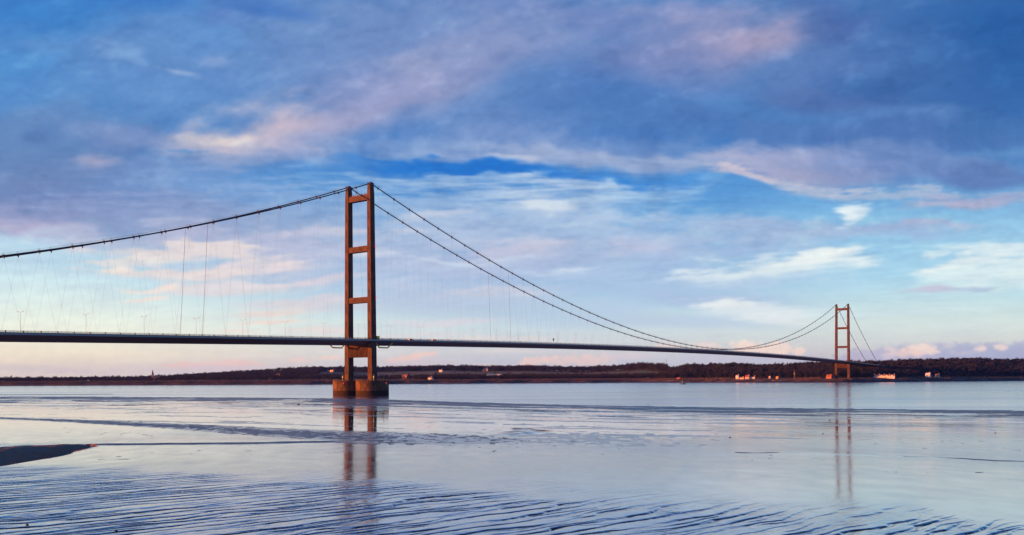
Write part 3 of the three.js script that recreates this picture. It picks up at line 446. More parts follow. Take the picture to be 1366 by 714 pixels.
const bridge = new THREE.Group(); bridge.name = 'suspension_bridge'; bridge.position.set(-118.9, 0, -676); bridge.rotation.y = Math.atan2(0.814, 0.581);
bridge.userData = { label: 'long suspension bridge with two concrete portal towers crossing the river', category: 'bridge' }; scene.add(bridge);
const SPAN = 1410, SOUTH = -530, NORTH = SPAN + 280, SLOPE = 14 / 705;
const deckY = (t) => t < 0 ? 44 + t * SLOPE : t > SPAN ? 44 - (t - SPAN) * SLOPE : 44 + 7 * (1 - Math.pow((t - 705) / 705, 2));
const TOP = 165.2, LOW = 53.4, CZ = 12;
const cableY = (t) => { if (t < 0) { const u = -t / 530; return mix(TOP, 34, u) - 4 * 20 * u * (1 - u); } if (t > SPAN) { const u = (t - SPAN) / 280; return mix(TOP, 38, u) - 4 * 6 * u * (1 - u); } const u = (t - 705) / 705; return LOW + (TOP - LOW) * u * u; };

function taperBox(w0, l0, w1, l1, y0, y1, z0, z1, ch = 0.35) { // leg: transverse w (z), along l (x), centre line from z0 to z1, chamfered corners, uv in metres
  const pos = [], uv = [], idx = [], ring = (w, l, y, zc) => [[-l / 2 + ch, -w / 2], [l / 2 - ch, -w / 2], [l / 2, -w / 2 + ch], [l / 2, w / 2 - ch], [l / 2 - ch, w / 2], [-l / 2 + ch, w / 2], [-l / 2, w / 2 - ch], [-l / 2, -w / 2 + ch]].map(([x, z]) => [x, y, z + zc]);
  const a = ring(w0, l0, y0, z0), b = ring(w1, l1, y1, z1); let per = 0;
  for (let i = 0; i < 8; i++) { const j = (i + 1) % 8, e = Math.hypot(a[j][0] - a[i][0], a[j][2] - a[i][2]), k = pos.length / 3; pos.push(...a[i], ...a[j], ...b[j], ...b[i]); uv.push(per, y0, per + e, y0, per + e, y1, per, y1); idx.push(k, k + 2, k + 1, k, k + 3, k + 2); per += e; }
  const k = pos.length / 3; b.forEach((p) => { pos.push(...p); uv.push(p[0], p[2]); }); for (let i = 1; i < 7; i++) idx.push(k, k + i + 1, k + i);
  const g = new THREE.BufferGeometry(); g.setAttribute('position', new THREE.Float32BufferAttribute(pos, 3)); g.setAttribute('uv', new THREE.Float32BufferAttribute(uv, 2)); g.setIndex(idx); const n = g.toNonIndexed(); n.computeVertexNormals(); return n;
}
function metreUV(g) { const p = g.attributes.position, n = g.attributes.normal, u = g.attributes.uv; for (let i = 0; i < p.count; i++) { if (Math.abs(n.getY(i)) > 0.7) u.setXY(i, p.getX(i), p.getZ(i)); else if (Math.abs(n.getX(i)) > 0.7) u.setXY(i, p.getZ(i), p.getY(i)); else u.setXY(i, p.getX(i), p.getY(i)); } return g; }
function tower(t, base, wet) {
  const tw = new THREE.Group(); tw.name = numbered('tower'); tw.position.x = t; tw.userData.label = wet ? 'concrete tower standing in the river on two round caissons' : 'concrete tower standing on the far shore'; bridge.add(tw);
  const zAt = (y) => mix(12.85, 12.02, (y - 11.8) / 154), wAt = (y) => mix(5.2, 4.0, (y - 11.8) / 154), lAt = (y) => mix(5.6, 4.7, (y - 11.8) / 154), Y1 = 157.5, Y2 = 163.6;
  for (const s of [-1, 1]) {
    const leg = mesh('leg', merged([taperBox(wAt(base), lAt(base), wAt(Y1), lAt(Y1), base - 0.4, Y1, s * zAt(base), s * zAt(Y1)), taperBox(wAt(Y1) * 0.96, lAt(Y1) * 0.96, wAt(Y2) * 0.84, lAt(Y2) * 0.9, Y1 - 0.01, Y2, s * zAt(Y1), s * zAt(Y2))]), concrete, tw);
    // saddle housing with its rail
    const h = [new THREE.CylinderGeometry(1.9, 1.9, 2.5, 20, 1).rotateX(Math.PI / 2).scale(1.25, 0.95, 1).translate(0, Y2 + 0.5, s * 12), box(4.6, 0.5, 3.5, 0, Y2 + 0.2, s * 12)];
    mesh('saddle_housing', merged(h), steelDark, tw);
    const rl = []; for (const a of [-2.2, -0.75, 0.75, 2.2]) for (const b of [-1.7, 1.7]) rl.push(box(0.12, 1.5, 0.12, a, Y2 + 1.15, s * 12 + b)); for (const b of [-1.7, 1.7]) for (const y of [1.3, 1.85]) rl.push(box(4.6, 0.1, 0.1, 0, Y2 + y, s * 12 + b)); rl.push(rod(V(0.6, Y2 + 2, s * 12), V(0.6, Y2 + 3.9, s * 12), 0.09, 0.05));
    mesh('top_railing', merged(rl), steelDark, tw);
    if (!wet) { const l1 = mesh('warning_lamp', new THREE.SphereGeometry(0.36, 12, 8).translate(0.6, Y2 + 4.2, s * 12), redLamp, tw); l1.userData.label = 'red aircraft warning lamp on the tower top'; }
  }
  for (const y of [114.6, 74.7]) { const l = lAt(y) / 2 + 0.5, g = new THREE.SphereGeometry(0.5, 12, 8).translate(l - 1.1, y + 1.5, zAt(y) + wAt(y) / 2 + 0.45); mesh('warning_lamp', g, redLamp, tw); }
  for (const y of [154.4, 114.4, 74.6]) { const half = zAt(y) - wAt(y) / 2, l = lAt(y) * 0.86; mesh('cross_beam', metreUV(merged([box(l, 4.1, half * 2 + 0.3, 0, y, 0), box(l * 0.9, 0.35, half * 2 - 0.2, 0, y + 2.22, 0)])), concrete, tw); }
  { // deep fluted beam below the deck
    const half = zAt(34) - wAt(34) / 2, gs = [box(3.9, 8.6, half * 2 + 0.3, 0, 34.2, 0)]; const nf = 15; for (let i = 0; i < nf; i++) { const z = -half + (i + 0.5) * 2 * half / nf; gs.push(box(0.5, 8.55, 0.62, -2.2, 34.2, z), box(0.5, 8.55, 0.62, 2.2, 34.2, z)); } gs.push(box(4.9, 1.0, half * 2 + 0.28, 0, 38.98, 0));
    const bm = mesh('cross_beam', metreUV(merged(gs)), concrete, tw); bm.userData.label = 'deep fluted cross beam carrying the deck';
  }
  { const rp = []; for (const z of [-6, -2, 3, 6.5]) rp.push(box(0.3, 1.6, 0.9, -0.6, 157.4, z)); rp.push(box(0.08, 0.08, 17, -1.6, 157.7, 0), box(0.08, 0.08, 17, 1.6, 157.7, 0)); mesh('beam_fittings', merged(rp), steelDark, tw); }
  if (wet) for (const s of [-1, 1]) {
    const R = 12.7, z0 = s * 12.85; const body = new THREE.CylinderGeometry(R, R, 17.3, 72, 1, true).translate(0, 2.65, z0);
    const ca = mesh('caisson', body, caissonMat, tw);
    mesh('caisson_cap', merged([new THREE.CylinderGeometry(R + 0.18, R + 0.18, 0.55, 72).translate(0, 11.55, z0)]), concrete, ca);
    const rl = []; for (let i = 0; i < 40; i++) { const a = i / 40 * 6.2832; rl.push(box(0.1, 1.15, 0.1, Math.cos(a) * 12.2, 12.4, z0 + Math.sin(a) * 12.2)); } for (const y of [12.45, 12.95]) rl.push(new THREE.TorusGeometry(12.2, 0.05, 4, 60).rotateX(Math.PI / 2).translate(0, y, z0));
    mesh('caisson_railing', merged(rl), steelDark, ca);
    const lx = s < 0 ? -9 : -4.5, bz = z0 + (s < 0 ? 2.5 : 6);
    const be = mesh('navigation_beacon', merged([rod(V(lx, 11.8, bz), V(lx, 14.2, bz), 0.32, 0.28, 8), box(0.9, 0.9, 0.9, lx, 14.6, bz), rod(V(lx, 15, bz), V(lx, 16.6, bz), 0.2, 0.1, 6)]), std(rgb(0.35, 0.5, 0.2), 0.5), ca); be.userData.label = 'pale green navigation beacon on the caisson';
    mesh('fender_lamp', new THREE.SphereGeometry(0.38, 10, 8).translate(s < 0 ? -11.6 : 2.2, s < 0 ? 9.6 : 9.9, z0 + (s < 0 ? 5.8 : 12.7)), redLamp, ca);
    if (s > 0) mesh('winch_post', merged([box(0.5, 2.4, 0.5, 6, 13, z0 + 6), box(1.6, 0.4, 0.4, 6.4, 14.2, z0 + 6)]), std(rgb(0.4, 0.2, 0.15), 0.7), ca);
  } else { mesh('foundation', metreUV(merged([box(13, 7, 40, 0, base - 4.3, 0)])), concrete, tw); }
}
tower(0, 11.8, true); tower(SPAN, 9.0, false);

// deck spans: swept aerofoil box with walkways outside the legs
function sweep(section, t0, t1, step, closed = true) {
  const pos = [], n = section.length, N = Math.max(1, Math.round((t1 - t0) / step));
  for (let i = 0; i < N; i++) { const a = mix(t0, t1, i / N), b = mix(t0, t1, (i + 1) / N), ya = deckY(a), yb = deckY(b); for (let k = 0; k < (closed ? n : n - 1); k++) { const [z0, y0] = section[k], [z1, y1] = section[(k + 1) % n]; pos.push(a, ya + y0, z0, b, yb + y0, z0, b, yb + y1, z1, a, ya + y0, z0, b, yb + y1, z1, a, ya + y1, z1); } }
  const g = new THREE.BufferGeometry(); g.setAttribute('position', new THREE.Float32BufferAttribute(pos, 3)); g.computeVertexNormals(); return g;
}
const BOX = [[-11, 0], [11, 0], [11.2, -0.9], [15.3, -0.9], [15.4, -1.5], [11.3, -2.7], [8.4, -4.5], [-8.4, -4.5], [-11.3, -2.7], [-15.4, -1.5], [-15.3, -0.9], [-11.2, -0.9]].reverse();
for (const [t0, t1, lab] of [[SOUTH - 40, 0, 'side span of the deck over the mudflat'], [0, SPAN, 'main span of the deck'], [SPAN, NORTH, 'short side span of the deck at the far shore']]) {
  const span = mesh('deck_span', sweep(BOX, t0, t1, 18.1), deckMat, bridge); span.userData.label = lab;
  mesh('roadway', sweep([[-10.6, 0.006], [10.6, 0.006], [10.6, 0.05], [-10.6, 0.05]].reverse(), t0, t1, 18.1), asphalt, span);
  for (const s of [-1, 1]) {
    const strip = (z0, z1, y0, y1) => sweep([[z0, y0], [z1, y0], [z1, y1], [z0, y1]], t0, t1, 18.1);
    mesh('walkway_fascia', strip(s * 15.42 - 0.06, s * 15.42 + 0.06, -1.42, -0.42), fasciaMat, span);
    const rl = [strip(s * 15.3 - 0.05, s * 15.3 + 0.05, 0.26, 0.36), strip(s * 15.3 - 0.03, s * 15.3 + 0.03, -0.05, 0.03), strip(s * 15.3 - 0.03, s * 15.3 + 0.03, -0.3, -0.22), strip(s * 11 - 0.06, s * 11 + 0.06, 0.5, 0.72), strip(s * 11 - 0.05, s * 11 + 0.05, 0.95, 1.1)].map((g) => g);
    for (let t = t0 + 2; t < t1; t += 3.62) { const y = deckY(t); rl.push(box(0.12, 1.25, 0.12, t, y - 0.27, s * 15.3), box(0.14, 1.2, 0.14, t, y + 0.6, s * 11)); }
    for (let t = t0 + 3; t < t1; t += 9.05) rl.push(box(0.5, 1.1, 0.5, t, deckY(t) + 0.45, s * 12));
    mesh('railing', merged(rl.map((g) => { if (!g.attributes.uv) g.setAttribute('uv', new THREE.Float32BufferAttribute(new Float32Array(g.attributes.position.count * 2), 2)); return g; })), railMat, span);
  }
}
// painted bracket arms under the deck beside the tower
for (const [t0, dir, z] of [[-3.4, -1, -13.6], [3.4, 1, 13.6]]) {
  const y = deckY(0), p = [V(t0, y - 2.6, z), V(t0 + dir * 3.5, y - 6.4, z), V(t0 + dir * 13, y - 6.4, z), V(t0 + dir * 18.5, y - 2.4, z)], gs = [];
  for (let i = 0; i < 3; i++) gs.push(rod(p[i], p[i + 1], 0.5, 0.5, 8)); for (const q of [p[1], p[2]]) gs.push(new THREE.SphereGeometry(0.52, 10, 8).translate(q.x, q.y, q.z));
  const b = mesh('deck_bracket', merged(gs), yellow, bridge); b.userData.label = 'yellow bent bracket arm under the deck beside the tower';
}
// cables with clamps and hand ropes, hangers
const hangers = [];
for (const s of [-1, 1]) {
  const pts = []; for (let t = SOUTH - 20; t <= NORTH; t += 6) pts.push(V(t, cableY(t), s * CZ)); pts.push(V(NORTH, cableY(NORTH), s * CZ));
  // exact points at the saddles
  const put = (t) => { const i = pts.findIndex((p) => p.x > t); pts.splice(i, 0, V(t, cableY(t), s * CZ)); }; put(0); put(SPAN);
  const tube = (off, side, r, n) => { const path = new THREE.CurvePath(); for (let i = 0; i < pts.length - 1; i++) path.add(new THREE.LineCurve3(pts[i].clone().add(V(0, off, side)), pts[i + 1].clone().add(V(0, off, side)))); const gs = []; for (let i = 0; i < pts.length - 1; i++) gs.push(rod(pts[i].clone().add(V(0, off, side)), pts[i + 1].clone().add(V(0, off, side)), r, r, n, true)); return gs; };
  const cable = mesh('main_cable', merged(tube(0, 0, 0.42, 10)), cableMat, bridge);
  mesh('hand_ropes', merged([...tube(1.35, 0.5, 0.035, 3), ...tube(1.35, -0.5, 0.035, 3)]), ropeMat, cable);
  const clampG = merged([new THREE.CylinderGeometry(0.58, 0.58, 1.3, 12).rotateZ(Math.PI / 2), box(0.5, 1.0, 0.5, 0, -0.85, 0), box(0.08, 1.4, 0.08, 0, 1.1, 0.5), box(0.08, 1.4, 0.08, 0, 1.1, -0.5)]);
  const clampAt = (t) => { const y = cableY(t), c = mesh('cable_clamp', clampG, steelDark, cable); c.position.set(t, y, s * CZ); c.rotation.z = Math.atan2(cableY(t + 1) - cableY(t - 1), 2); return V(t, y - 0.9, s * CZ); };
  const run = (a, b) => { const n = Math.floor((b - a) / 18.1), o = ((b - a) - n * 18.1) / 2; for (let k = 0; k <= n; k++) { const t = a + o + k * 18.1; if (cableY(t) - deckY(t) < 1.2) continue; const p = clampAt(t); for (const q of [-9.05, 9.05]) { const u = t + q; if (u > a - 2 && u < b + 2 && cableY(t) - deckY(u) > 2.5) hangers.push([p, V(u, deckY(u) + 0.4, s * CZ), t]); } } };
  run(SOUTH, -8); run(8, SPAN - 8); run(SPAN + 8, NORTH - 4);
}
{
  const hm = std(rgb(0.16, 0.14, 0.15), 0.6);
  const shown = ([p]) => { const q = p.clone().applyAxisAngle(V(0, 1, 0), bridge.rotation.y).add(bridge.position); return p.y / -q.z; };
  const order = hangers.map((h) => [shown(h), h]).filter(([k, h]) => h[0].x > -330).sort((a, b) => b[0] - a[0]).map((a) => a[1]);
  const rest = [];
  order.forEach(([p, q, t], i) => { if (i < 300) mesh('hanger', rod(p, q, 0.025, 0.025, 4, true), hm, bridge); else rest.push(rod(p, q, 0.025, 0.025, 3, true)); });
  const far = mesh('far_hangers', merged(rest), hm, bridge); far.userData.kind = 'stuff';
  // two pairs of heavier stays
  for (const [t, dt] of [[-146, -4.2], [183, 3.5]]) for (const s of [-1, 1]) mesh('heavy_hanger', rod(V(t, cableY(t) - 0.4, s * CZ), V(t + dt, deckY(t) + 0.3, s * CZ), 0.1, 0.1, 6, true), hm, bridge);
}
// land end of the bridge: anchorage wall on the far hill
{ const an = mesh('anchorage', metreUV(merged([box(60, 44, 36, NORTH + 29, 15.5, 0)])), concrete, bridge); an.userData.label = 'concrete anchorage in the wooded hill'; }

const toWorld = (t, z) => { const c = Math.cos(bridge.rotation.y), s = Math.sin(bridge.rotation.y); return [bridge.position.x + t * c + z * s, 676 + t * s - z * c]; };
// lamp posts along the middle of the deck
{
  const pole = new THREE.CylinderGeometry(0.045, 0.085, 11.4, 8).translate(0, 5.7, 0), arm = (s) => rod(V(0, 11.2, 0), V(0, 11.9, s * 2.2), 0.055, 0.05, 6), head = (s) => box(0.42, 0.2, 1.1, 0, 11.95, s * 2.7), foot = box(0.5, 0.5, 0.5, 0, 0.25, 0), pm = std(rgb(0.26, 0.27, 0.28), 0.6), parts = [['pole', pole], ['arm', arm(1)], ['arm', arm(-1)], ['lamp_head', head(1)], ['lamp_head', head(-1)], ['base', foot]];
  for (let t = -400; t < NORTH - 20; t += 36.2) { const [X, z] = toWorld(t, 0), g = thing('street_lamp', 'tall grey double arm street lamp standing along the middle of the bridge deck', 'street lamp', X, z, deckY(t) + 0.05, bridge.rotation.y, 'street lamps along the bridge deck'); for (const [n, q] of parts) mesh(n, q, pm, g); }
}
// a yellow hut on the walkway beside the near tower
{
  const [X, z] = toWorld(5.0, 13.6), g = thing('site_hut', 'small yellow hut on the bridge walkway beside the near tower', 'hut', X, z, deckY(5) - 0.9, bridge.rotation.y), hm = std(rgb(0.8, 0.74, 0.05), 0.7);
  mesh('body', box(2.6, 3.2, 2.4, 0, 1.6, 0), hm, g); mesh('roof', merged([box(2.9, 0.16, 2.7, 0, 3.28, 0)]), std(rgb(0.5, 0.46, 0.08), 0.7), g); mesh('door', box(0.9, 1.9, 0.06, 0, 1.0, 1.22), std(rgb(0.3, 0.28, 0.06), 0.7), g);
}
// traffic on the deck
function vehicle(name, label, cat, t, lane, L, Hh, c, cab) {
  const [X, z] = toWorld(t, lane), g = thing(name, label, cat, X, z, deckY(t) + 0.05, bridge.rotation.y + (lane > 0 ? Math.PI : 0) + 0, undefined), paint = std(c, 0.35), dark = std(rgb(0.02, 0.02, 0.025), 0.2), tyre = std(rgb(0.03, 0.03, 0.03), 0.9);
  const sh = new THREE.Shape(); const nose = cab ? Hh * 0.98 : Hh * 0.5; sh.moveTo(-L / 2, 0.45); sh.lineTo(L / 2, 0.45); sh.lineTo(L / 2, nose * 0.55); sh.lineTo(L / 2 - 0.9, nose * 0.62); sh.lineTo(L / 2 - 1.6, Hh); sh.lineTo(-L / 2 + 0.15, Hh); sh.lineTo(-L / 2, Hh * 0.9); sh.closePath();
  mesh('body', new THREE.ExtrudeGeometry(sh, { depth: 2.1, bevelEnabled: true, bevelSize: 0.08, bevelThickness: 0.08, bevelSegments: 2 }).translate(0, 0, -1.05), paint, g);
  for (const s of [-1, 1]) { mesh('side_window', box(1.1, 0.55, 0.04, L / 2 - 2.2, Hh * 0.78, s * 1.15), dark, g); for (const x of [L / 2 - 1.1, -L / 2 + 1.2]) mesh('wheel', new THREE.CylinderGeometry(0.42, 0.42, 0.3, 16).rotateX(Math.PI / 2).translate(x, 0.42, s * 1.0), tyre, g); }
  mesh('windscreen', box(0.9, 0.06, 1.8, 0, 0, 0).rotateZ(-0.98).translate(L / 2 - 1.2, Hh * 0.82, 0), dark, g);
}
vehicle('parked_car', 'dark car stopped on the deck just past the near tower', 'car', 62, -3.5, 4.3, 1.5, rgb(0.05, 0.02, 0.03), true);
vehicle('estate_car', 'brown estate car on the deck further from the near tower', 'car', 92, -3.5, 4.4, 1.55, rgb(0.1, 0.04, 0.02), true);
{ // road sign on the deck edge
  const [X, z] = toWorld(262, 11.4), g = thing('road_sign', 'small dark road sign on a post above the deck railing', 'sign', X, z, deckY(262), bridge.rotation.y); mesh('post', rod(V(0, 0, 0), V(0, 4.6, 0), 0.1), steelDark, g); mesh('panel', box(2.2, 2.4, 0.12, 0, 4.1, 0.16), std(rgb(0.03, 0.03, 0.03), 0.7), g); mesh('face', box(1.4, 1.0, 0.02, 0, 3.7, 0.235), std(rgb(0.4, 0.05, 0.03), 0.6), g);
}

// ------------------------------------------------------------------ buildings and marks of the far shore
const white = std(rgb(0.78, 0.75, 0.7), 0.85), slate = std(rgb(0.11, 0.1, 0.11), 0.8), tileRoof = std(rgb(0.32, 0.12, 0.07), 0.85), brickM = std(rgb(0.36, 0.17, 0.1), 0.9), cream = std(rgb(0.62, 0.5, 0.33), 0.85), pane = std(rgb(0.02, 0.022, 0.03), 0.15), teal = std(rgb(0.14, 0.32, 0.3), 0.6), blackM = std(rgb(0.015, 0.014, 0.016), 0.8);
function gable(w, h, d, over = 0.35) { const s = new THREE.Shape(); s.moveTo(-d / 2 - over, 0); s.lineTo(d / 2 + over, 0); s.lineTo(0, h); s.closePath(); return new THREE.ExtrudeGeometry(s, { depth: w + over * 2, bevelEnabled: false }).translate(0, 0, -w / 2 - over).rotateY(Math.PI / 2); }
function onLand(px, off) { const [rx] = ray(px, 505), x = CX + rx * FOC, z = shoreAt(x) + off; return [columnX(x, z), z, land(x, z)]; }
function house(name, label, cat, px, off, turn, { w, h, d, rh, wall, roof, nx = 3, ny = 2, chim = 1, dormers = 0, lift = 0 }) {
  const [X, z, y] = onLand(px, off), g = thing(name, label, cat, X, z, y + lift, turn);
  mesh('wall', merged([box(w, h + 3, d, 0, h / 2 - 1.5, 0)]), wall, g);
  const rf = mesh('roof', gable(w, rh, d).translate(0, h + 0.02, 0), roof, g);
  for (let i = 0; i < chim; i++) mesh('chimney', merged([box(0.9, 2.2, 0.9, 0, 0, 0), box(1.1, 0.25, 1.1, 0, 1.1, 0)]).translate(chim === 1 ? w * 0.3 : mix(-w / 2 + 0.8, w / 2 - 0.8, i / (chim - 1)), h + rh + 0.3, 0), wall, rf);
  for (let j = 0; j < ny; j++) for (let i = 0; i < nx; i++) { const wn = mesh('window', merged([box(1.3, 1.6, 0.16, mix(-w / 2, w / 2, (i + 0.5) / nx), (j + 0.55) * h / ny, d / 2 + 0.02)]), white, g); mesh('pane', box(1.0, 1.3, 0.04, mix(-w / 2, w / 2, (i + 0.5) / nx), (j + 0.55) * h / ny, d / 2 + 0.11), pane, wn); }
  mesh('door', box(1.1, 2.1, 0.14, w * 0.08, 1.05, d / 2 + 0.03), slate, g);
  for (let i = 0; i < dormers; i++) { const x = mix(-w / 2, w / 2, (i + 0.5) / dormers); mesh('dormer', merged([box(2.2, 1.6, 2.4, x, h + 0.9, d / 2 - 1.1)]), wall, rf); }
  return g;
}
house('white_terrace', 'long white terrace with slate roof and chimneys behind the far beach', 'building', 1180, 62, -0.53, { w: 42, h: 5.0, d: 9, rh: 2.6, wall: white, roof: slate, nx: 12, ny: 2, chim: 5, dormers: 4 });
house('white_cottage', 'white gabled cottage standing alone before the dark wood', 'house', 1238.5, 66, -0.81, { w: 9, h: 6, d: 10, rh: 4.6, wall: white, roof: white, nx: 2, ny: 2 });
house('red_shed', 'low red shed beside the white cottage', 'shed', 1245, 60, -0.51, { w: 6, h: 2.6, d: 5, rh: 1.4, wall: std(rgb(0.4, 0.08, 0.06), 0.8), roof: tileRoof, nx: 1, ny: 1, chim: 0 });
house('brick_house', 'small brick house by the beach past the white cottage', 'house', 1251, 64, -0.57, { w: 9, h: 5, d: 7, rh: 3, wall: cream, roof: brickM, nx: 2, ny: 2 });
house('orange_house', 'orange brick house with steep roof beside the far tower', 'house', 1106.5, 52, -0.66, { w: 11, h: 4, d: 9, rh: 4.6, wall: brickM, roof: tileRoof, nx: 2, ny: 1 });
house('brick_cottage', 'low brick cottage between the orange house and the far tower', 'house', 1111.5, 58, -0.54, { w: 7, h: 3.2, d: 6, rh: 2.4, wall: brickM, roof: tileRoof, nx: 2, ny: 1, chim: 1 });
house('white_tower_house', 'narrow white house with an upper storey near the beach wall', 'house', 984, 50, -0.63, { w: 6, h: 8, d: 6, rh: 1.6, wall: white, roof: slate, nx: 1, ny: 3 });
house('low_white_house', 'low white house next to the narrow white house', 'house', 990, 48, -0.57, { w: 9, h: 3, d: 6, rh: 1.8, wall: white, roof: tileRoof, nx: 3, ny: 1 });
house('gabled_house', 'cream house with orange tiled roof and chimney by the beach', 'house', 997.5, 50, -0.60, { w: 9, h: 4.4, d: 8, rh: 4.2, wall: cream, roof: tileRoof, nx: 2, ny: 2 });
house('long_bungalow', 'pale bungalow with tiled roof adjoining the cream house', 'house', 1003.5, 54, -0.51, { w: 13, h: 3.4, d: 7, rh: 2.2, wall: white, roof: tileRoof, nx: 4, ny: 1, chim: 2 });
house('beach_hut', 'small yellow hut with pyramid roof above the sea wall', 'hut', 1037, 50, -0.60, { w: 4.5, h: 2.6, d: 4.5, rh: 3, wall: cream, roof: yellow, nx: 1, ny: 1, chim: 0 });
house('white_kiosk', 'tiny white kiosk at the end of the sea wall', 'kiosk', 1027, 58, -0.60, { w: 3.2, h: 5, d: 3.2, rh: 1.2, wall: white, roof: slate, nx: 1, ny: 1, chim: 0 });
house('red_boathouse', 'small red boathouse on the beach away from the houses', 'shed', 905.5, 46, -0.63, { w: 8, h: 2.6, d: 6, rh: 2.2, wall: std(rgb(0.45, 0.09, 0.06), 0.8), roof: tileRoof, nx: 2, ny: 1, chim: 0 });
house('teal_works', 'wide low building with teal metal roof in the trees', 'building', 660, 330, -0.49, { w: 44, h: 5, d: 20, rh: 4, wall: teal, roof: teal, nx: 8, ny: 1, chim: 0, lift: 3 });
house('white_annex', 'white block in front of the teal roofed building', 'building', 666, 306, -0.49, { w: 14, h: 6, d: 8, rh: 1.8, wall: white, roof: white, nx: 3, ny: 1, chim: 0, lift: 3 });
house('white_farmhouse', 'white farmhouse on the hill field above the woods', 'house', 588.5, 1390, -0.54, { w: 14, h: 5, d: 9, rh: 3, wall: white, roof: slate, nx: 4, ny: 2, lift: 3 });
house('waterside_house', 'white waterside house with slate roof below the fields', 'house', 574.5, 90, -0.57, { w: 11, h: 5, d: 8, rh: 3.2, wall: white, roof: slate, nx: 3, ny: 2 });
house('grey_farmhouse', 'pale grey farmhouse half hidden below the ridge trees', 'house', 648, 1560, -0.54, { w: 26, h: 7, d: 10, rh: 4, wall: std(rgb(0.3, 0.28, 0.3), 0.8), roof: slate, nx: 5, ny: 2, lift: 4 });
house('red_farmhouse', 'red brick house in the thin trees below the fields', 'house', 541, 230, -0.57, { w: 14, h: 6, d: 9, rh: 4, wall: brickM, roof: tileRoof, nx: 3, ny: 2, lift: 2 });
for (const [px, off, lab, w] of [[414, 1500, 'pale house beside a hedge on the far hill slope', 16], [420, 1520, 'pale cottage next to the house on the hill slope', 12], [443, 1560, 'pale barn high on the slope behind the near tower', 18], [372, 800, 'pale house low on the slope in the distance', 14]]) house('hill_house', lab, 'house', px, off, -0.6, { w, h: 5, d: 8, rh: 3, wall: cream, roof: slate, nx: 3, ny: 2, lift: 5 });
{ // church with spire
  const [X, z, y] = onLand(203.5, 900), g = thing('church', 'small distant church with a dark pointed spire', 'church', X, z, y + 3); const st = std(rgb(0.4, 0.3, 0.24), 0.9);
  mesh('tower', box(6, 20, 6, 0, 8, 0), st, g); mesh('spire', new THREE.ConeGeometry(4, 17, 8).translate(0, 26.5, 0), slate, g); mesh('nave', box(20, 9, 9, 13, 3, 0), st, g); mesh('nave_roof', gable(20, 5, 9).translate(13, 7.52, 0), slate, g); mesh('window', box(1.2, 4, 0.1, 0, 13, 3.06), pane, g);
}
{ // tarred windmill tower
  const [X, z, y] = onLand(1061, 66), g = thing('windmill_tower', 'black tarred windmill tower without sails against the wood', 'windmill', X, z, y);
  mesh('tower_body', new THREE.CylinderGeometry(2.5, 4.3, 17, 16).translate(0, 7.5, 0), blackM, g); mesh('cap', new THREE.SphereGeometry(2.7, 16, 8, 0, 6.283, 0, 1.57).scale(1, 0.9, 1).translate(0, 16, 0), blackM, g); mesh('gallery', new THREE.CylinderGeometry(3.9, 3.6, 0.5, 16).translate(0, 5.6, 0), blackM, g);
  for (const [yy, a] of [[11.5, -1.1], [8.4, -1.0]]) mesh('window', box(0.9, 1.6, 0.3).rotateY(a).translate(Math.sin(a) * 3.15, yy, Math.cos(a) * 3.15), white, g);
}
{ // sea wall of pale stone blocks
  const p = []; for (let x = 1029; x <= 1057; x += 1) { const [X, z, y] = onLand(x, 33); p.push([X, z, y]); }
  const z0 = p.reduce((a, b) => a + b[1], 0) / p.length, g = thing('sea_wall', 'low pale yellow stone wall along the far beach', 'wall', p[0][0], z0, 1.4, -0.12), bm = [cream, std(rgb(0.66, 0.48, 0.24), 0.9)]; const len = p[p.length - 1][0] - p[0][0], bg = box(2.9, 3.2, 1.5); for (let i = 0; i * 3 < len; i++) { const b = mesh('block', bg, bm[i % 2], g); b.position.set(i * 3, 1.2 + 0.06 * (i % 3), 0); }
}
for (const [px, lab, h] of [[852.5, 'thin radio mast on the wooded ridge, the shorter of two', 26], [889, 'tall radio mast rising from the dip in the wooded ridge', 36]]) {
  const [rx] = ray(px, 490), x = CX + rx * FOC, z = curve(RIDGE, x) - 20, g = thing('radio_mast', lab, 'mast', columnX(x, z), z, land(x, z)); mesh('pole', rod(V(0, 0, 0), V(0, h, 0), 0.5, 0.3, 5), steelDark, g); mesh('antenna', merged([box(2.2, 0.4, 0.4, 0, h * 0.82, 0), box(1.6, 0.4, 0.4, 0, h * 0.92, 0)]), steelDark, g);
}
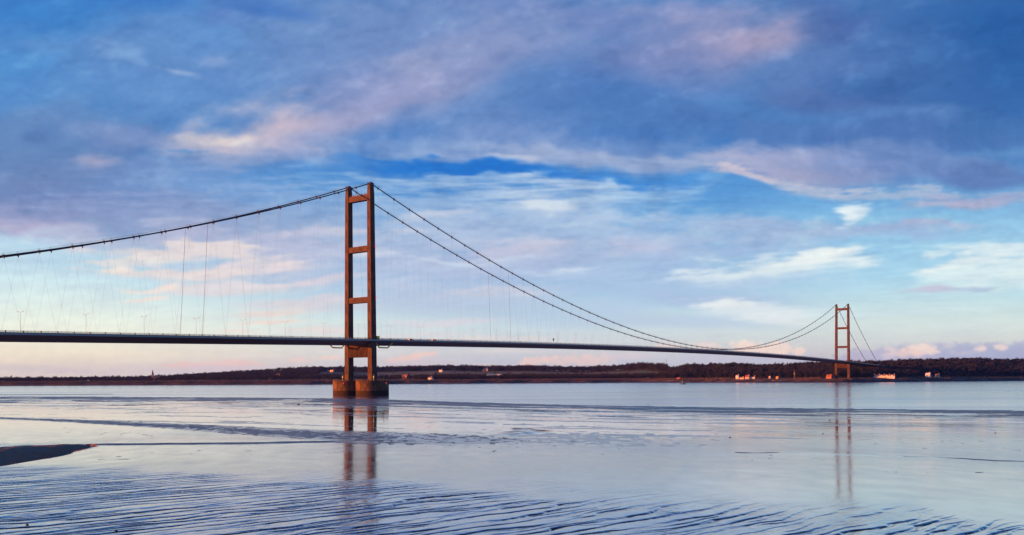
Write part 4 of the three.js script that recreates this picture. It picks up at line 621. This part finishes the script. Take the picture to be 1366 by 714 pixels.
{ // green light float on the river
  const [rx, ry] = ray(911, 512), z = 1560, X = rx * z, g = thing('light_float', 'small green light float moored on the river near the far shore', 'boat', X, z, 0, 0.3);
  const s = new THREE.Shape(); s.moveTo(-4.6, 1.2); s.lineTo(-3.6, -0.5); s.lineTo(4.2, -0.5); s.lineTo(5.4, 1.7); s.lineTo(3.4, 1.25); s.closePath();
  mesh('hull', new THREE.ExtrudeGeometry(s, { depth: 2.4, bevelEnabled: true, bevelSize: 0.2, bevelThickness: 0.4, bevelSegments: 3 }).translate(0, 0, -1.2), std(rgb(0.06, 0.09, 0.06), 0.5), g);
  mesh('light_tower', rod(V(-0.6, 1.1, 0), V(-0.6, 5.2, 0), 1.3, 0.5, 6), std(rgb(0.12, 0.34, 0.14), 0.5), g); mesh('lantern', new THREE.CylinderGeometry(0.4, 0.4, 0.9, 10).translate(-0.6, 5.6, 0), std(rgb(0.2, 0.5, 0.2), 0.4), g); mesh('deck', box(7, 0.15, 2, 0, 1.28, 0), std(rgb(0.3, 0.32, 0.25), 0.7), g);
}
// stones and driftwood on the mud
{
  const stoneMat = std(rgb(0.03, 0.026, 0.026), 0.7); const spots = [[398, 540, 0.55], [1107, 561, 0.22], [974, 584, 0.14], [865, 541, 0.35], [1098, 579, 0.14], [1328, 578, 0.14], [36, 701, 0.07], [155, 710, 0.06], [672, 585, 0.16]];
  spots.forEach(([px, py, s], i) => { const [X, z] = onMud(px, py, mud), geo = new THREE.IcosahedronGeometry(s, 2), p = geo.attributes.position; for (let k = 0; k < p.count; k++) { const a = 1 + 0.35 * noise(p.getX(k) / s * 1.3 + i * 5, p.getY(k) / s * 1.3 + p.getZ(k)); p.setXYZ(k, p.getX(k) * a * 1.4, p.getY(k) * a * 0.7, p.getZ(k) * a); } geo.computeVertexNormals(); const m = mesh(numbered('stone'), geo, stoneMat, scene); m.position.set(X, mud(X, z) + s * 0.25, -z); m.rotation.y = i; m.userData = { label: 'small dark stone lying alone on the smooth wet mud', category: 'stone', group: 'stones scattered on the mud' }; });
}
shade(scene);
renderer.render(scene, camera);
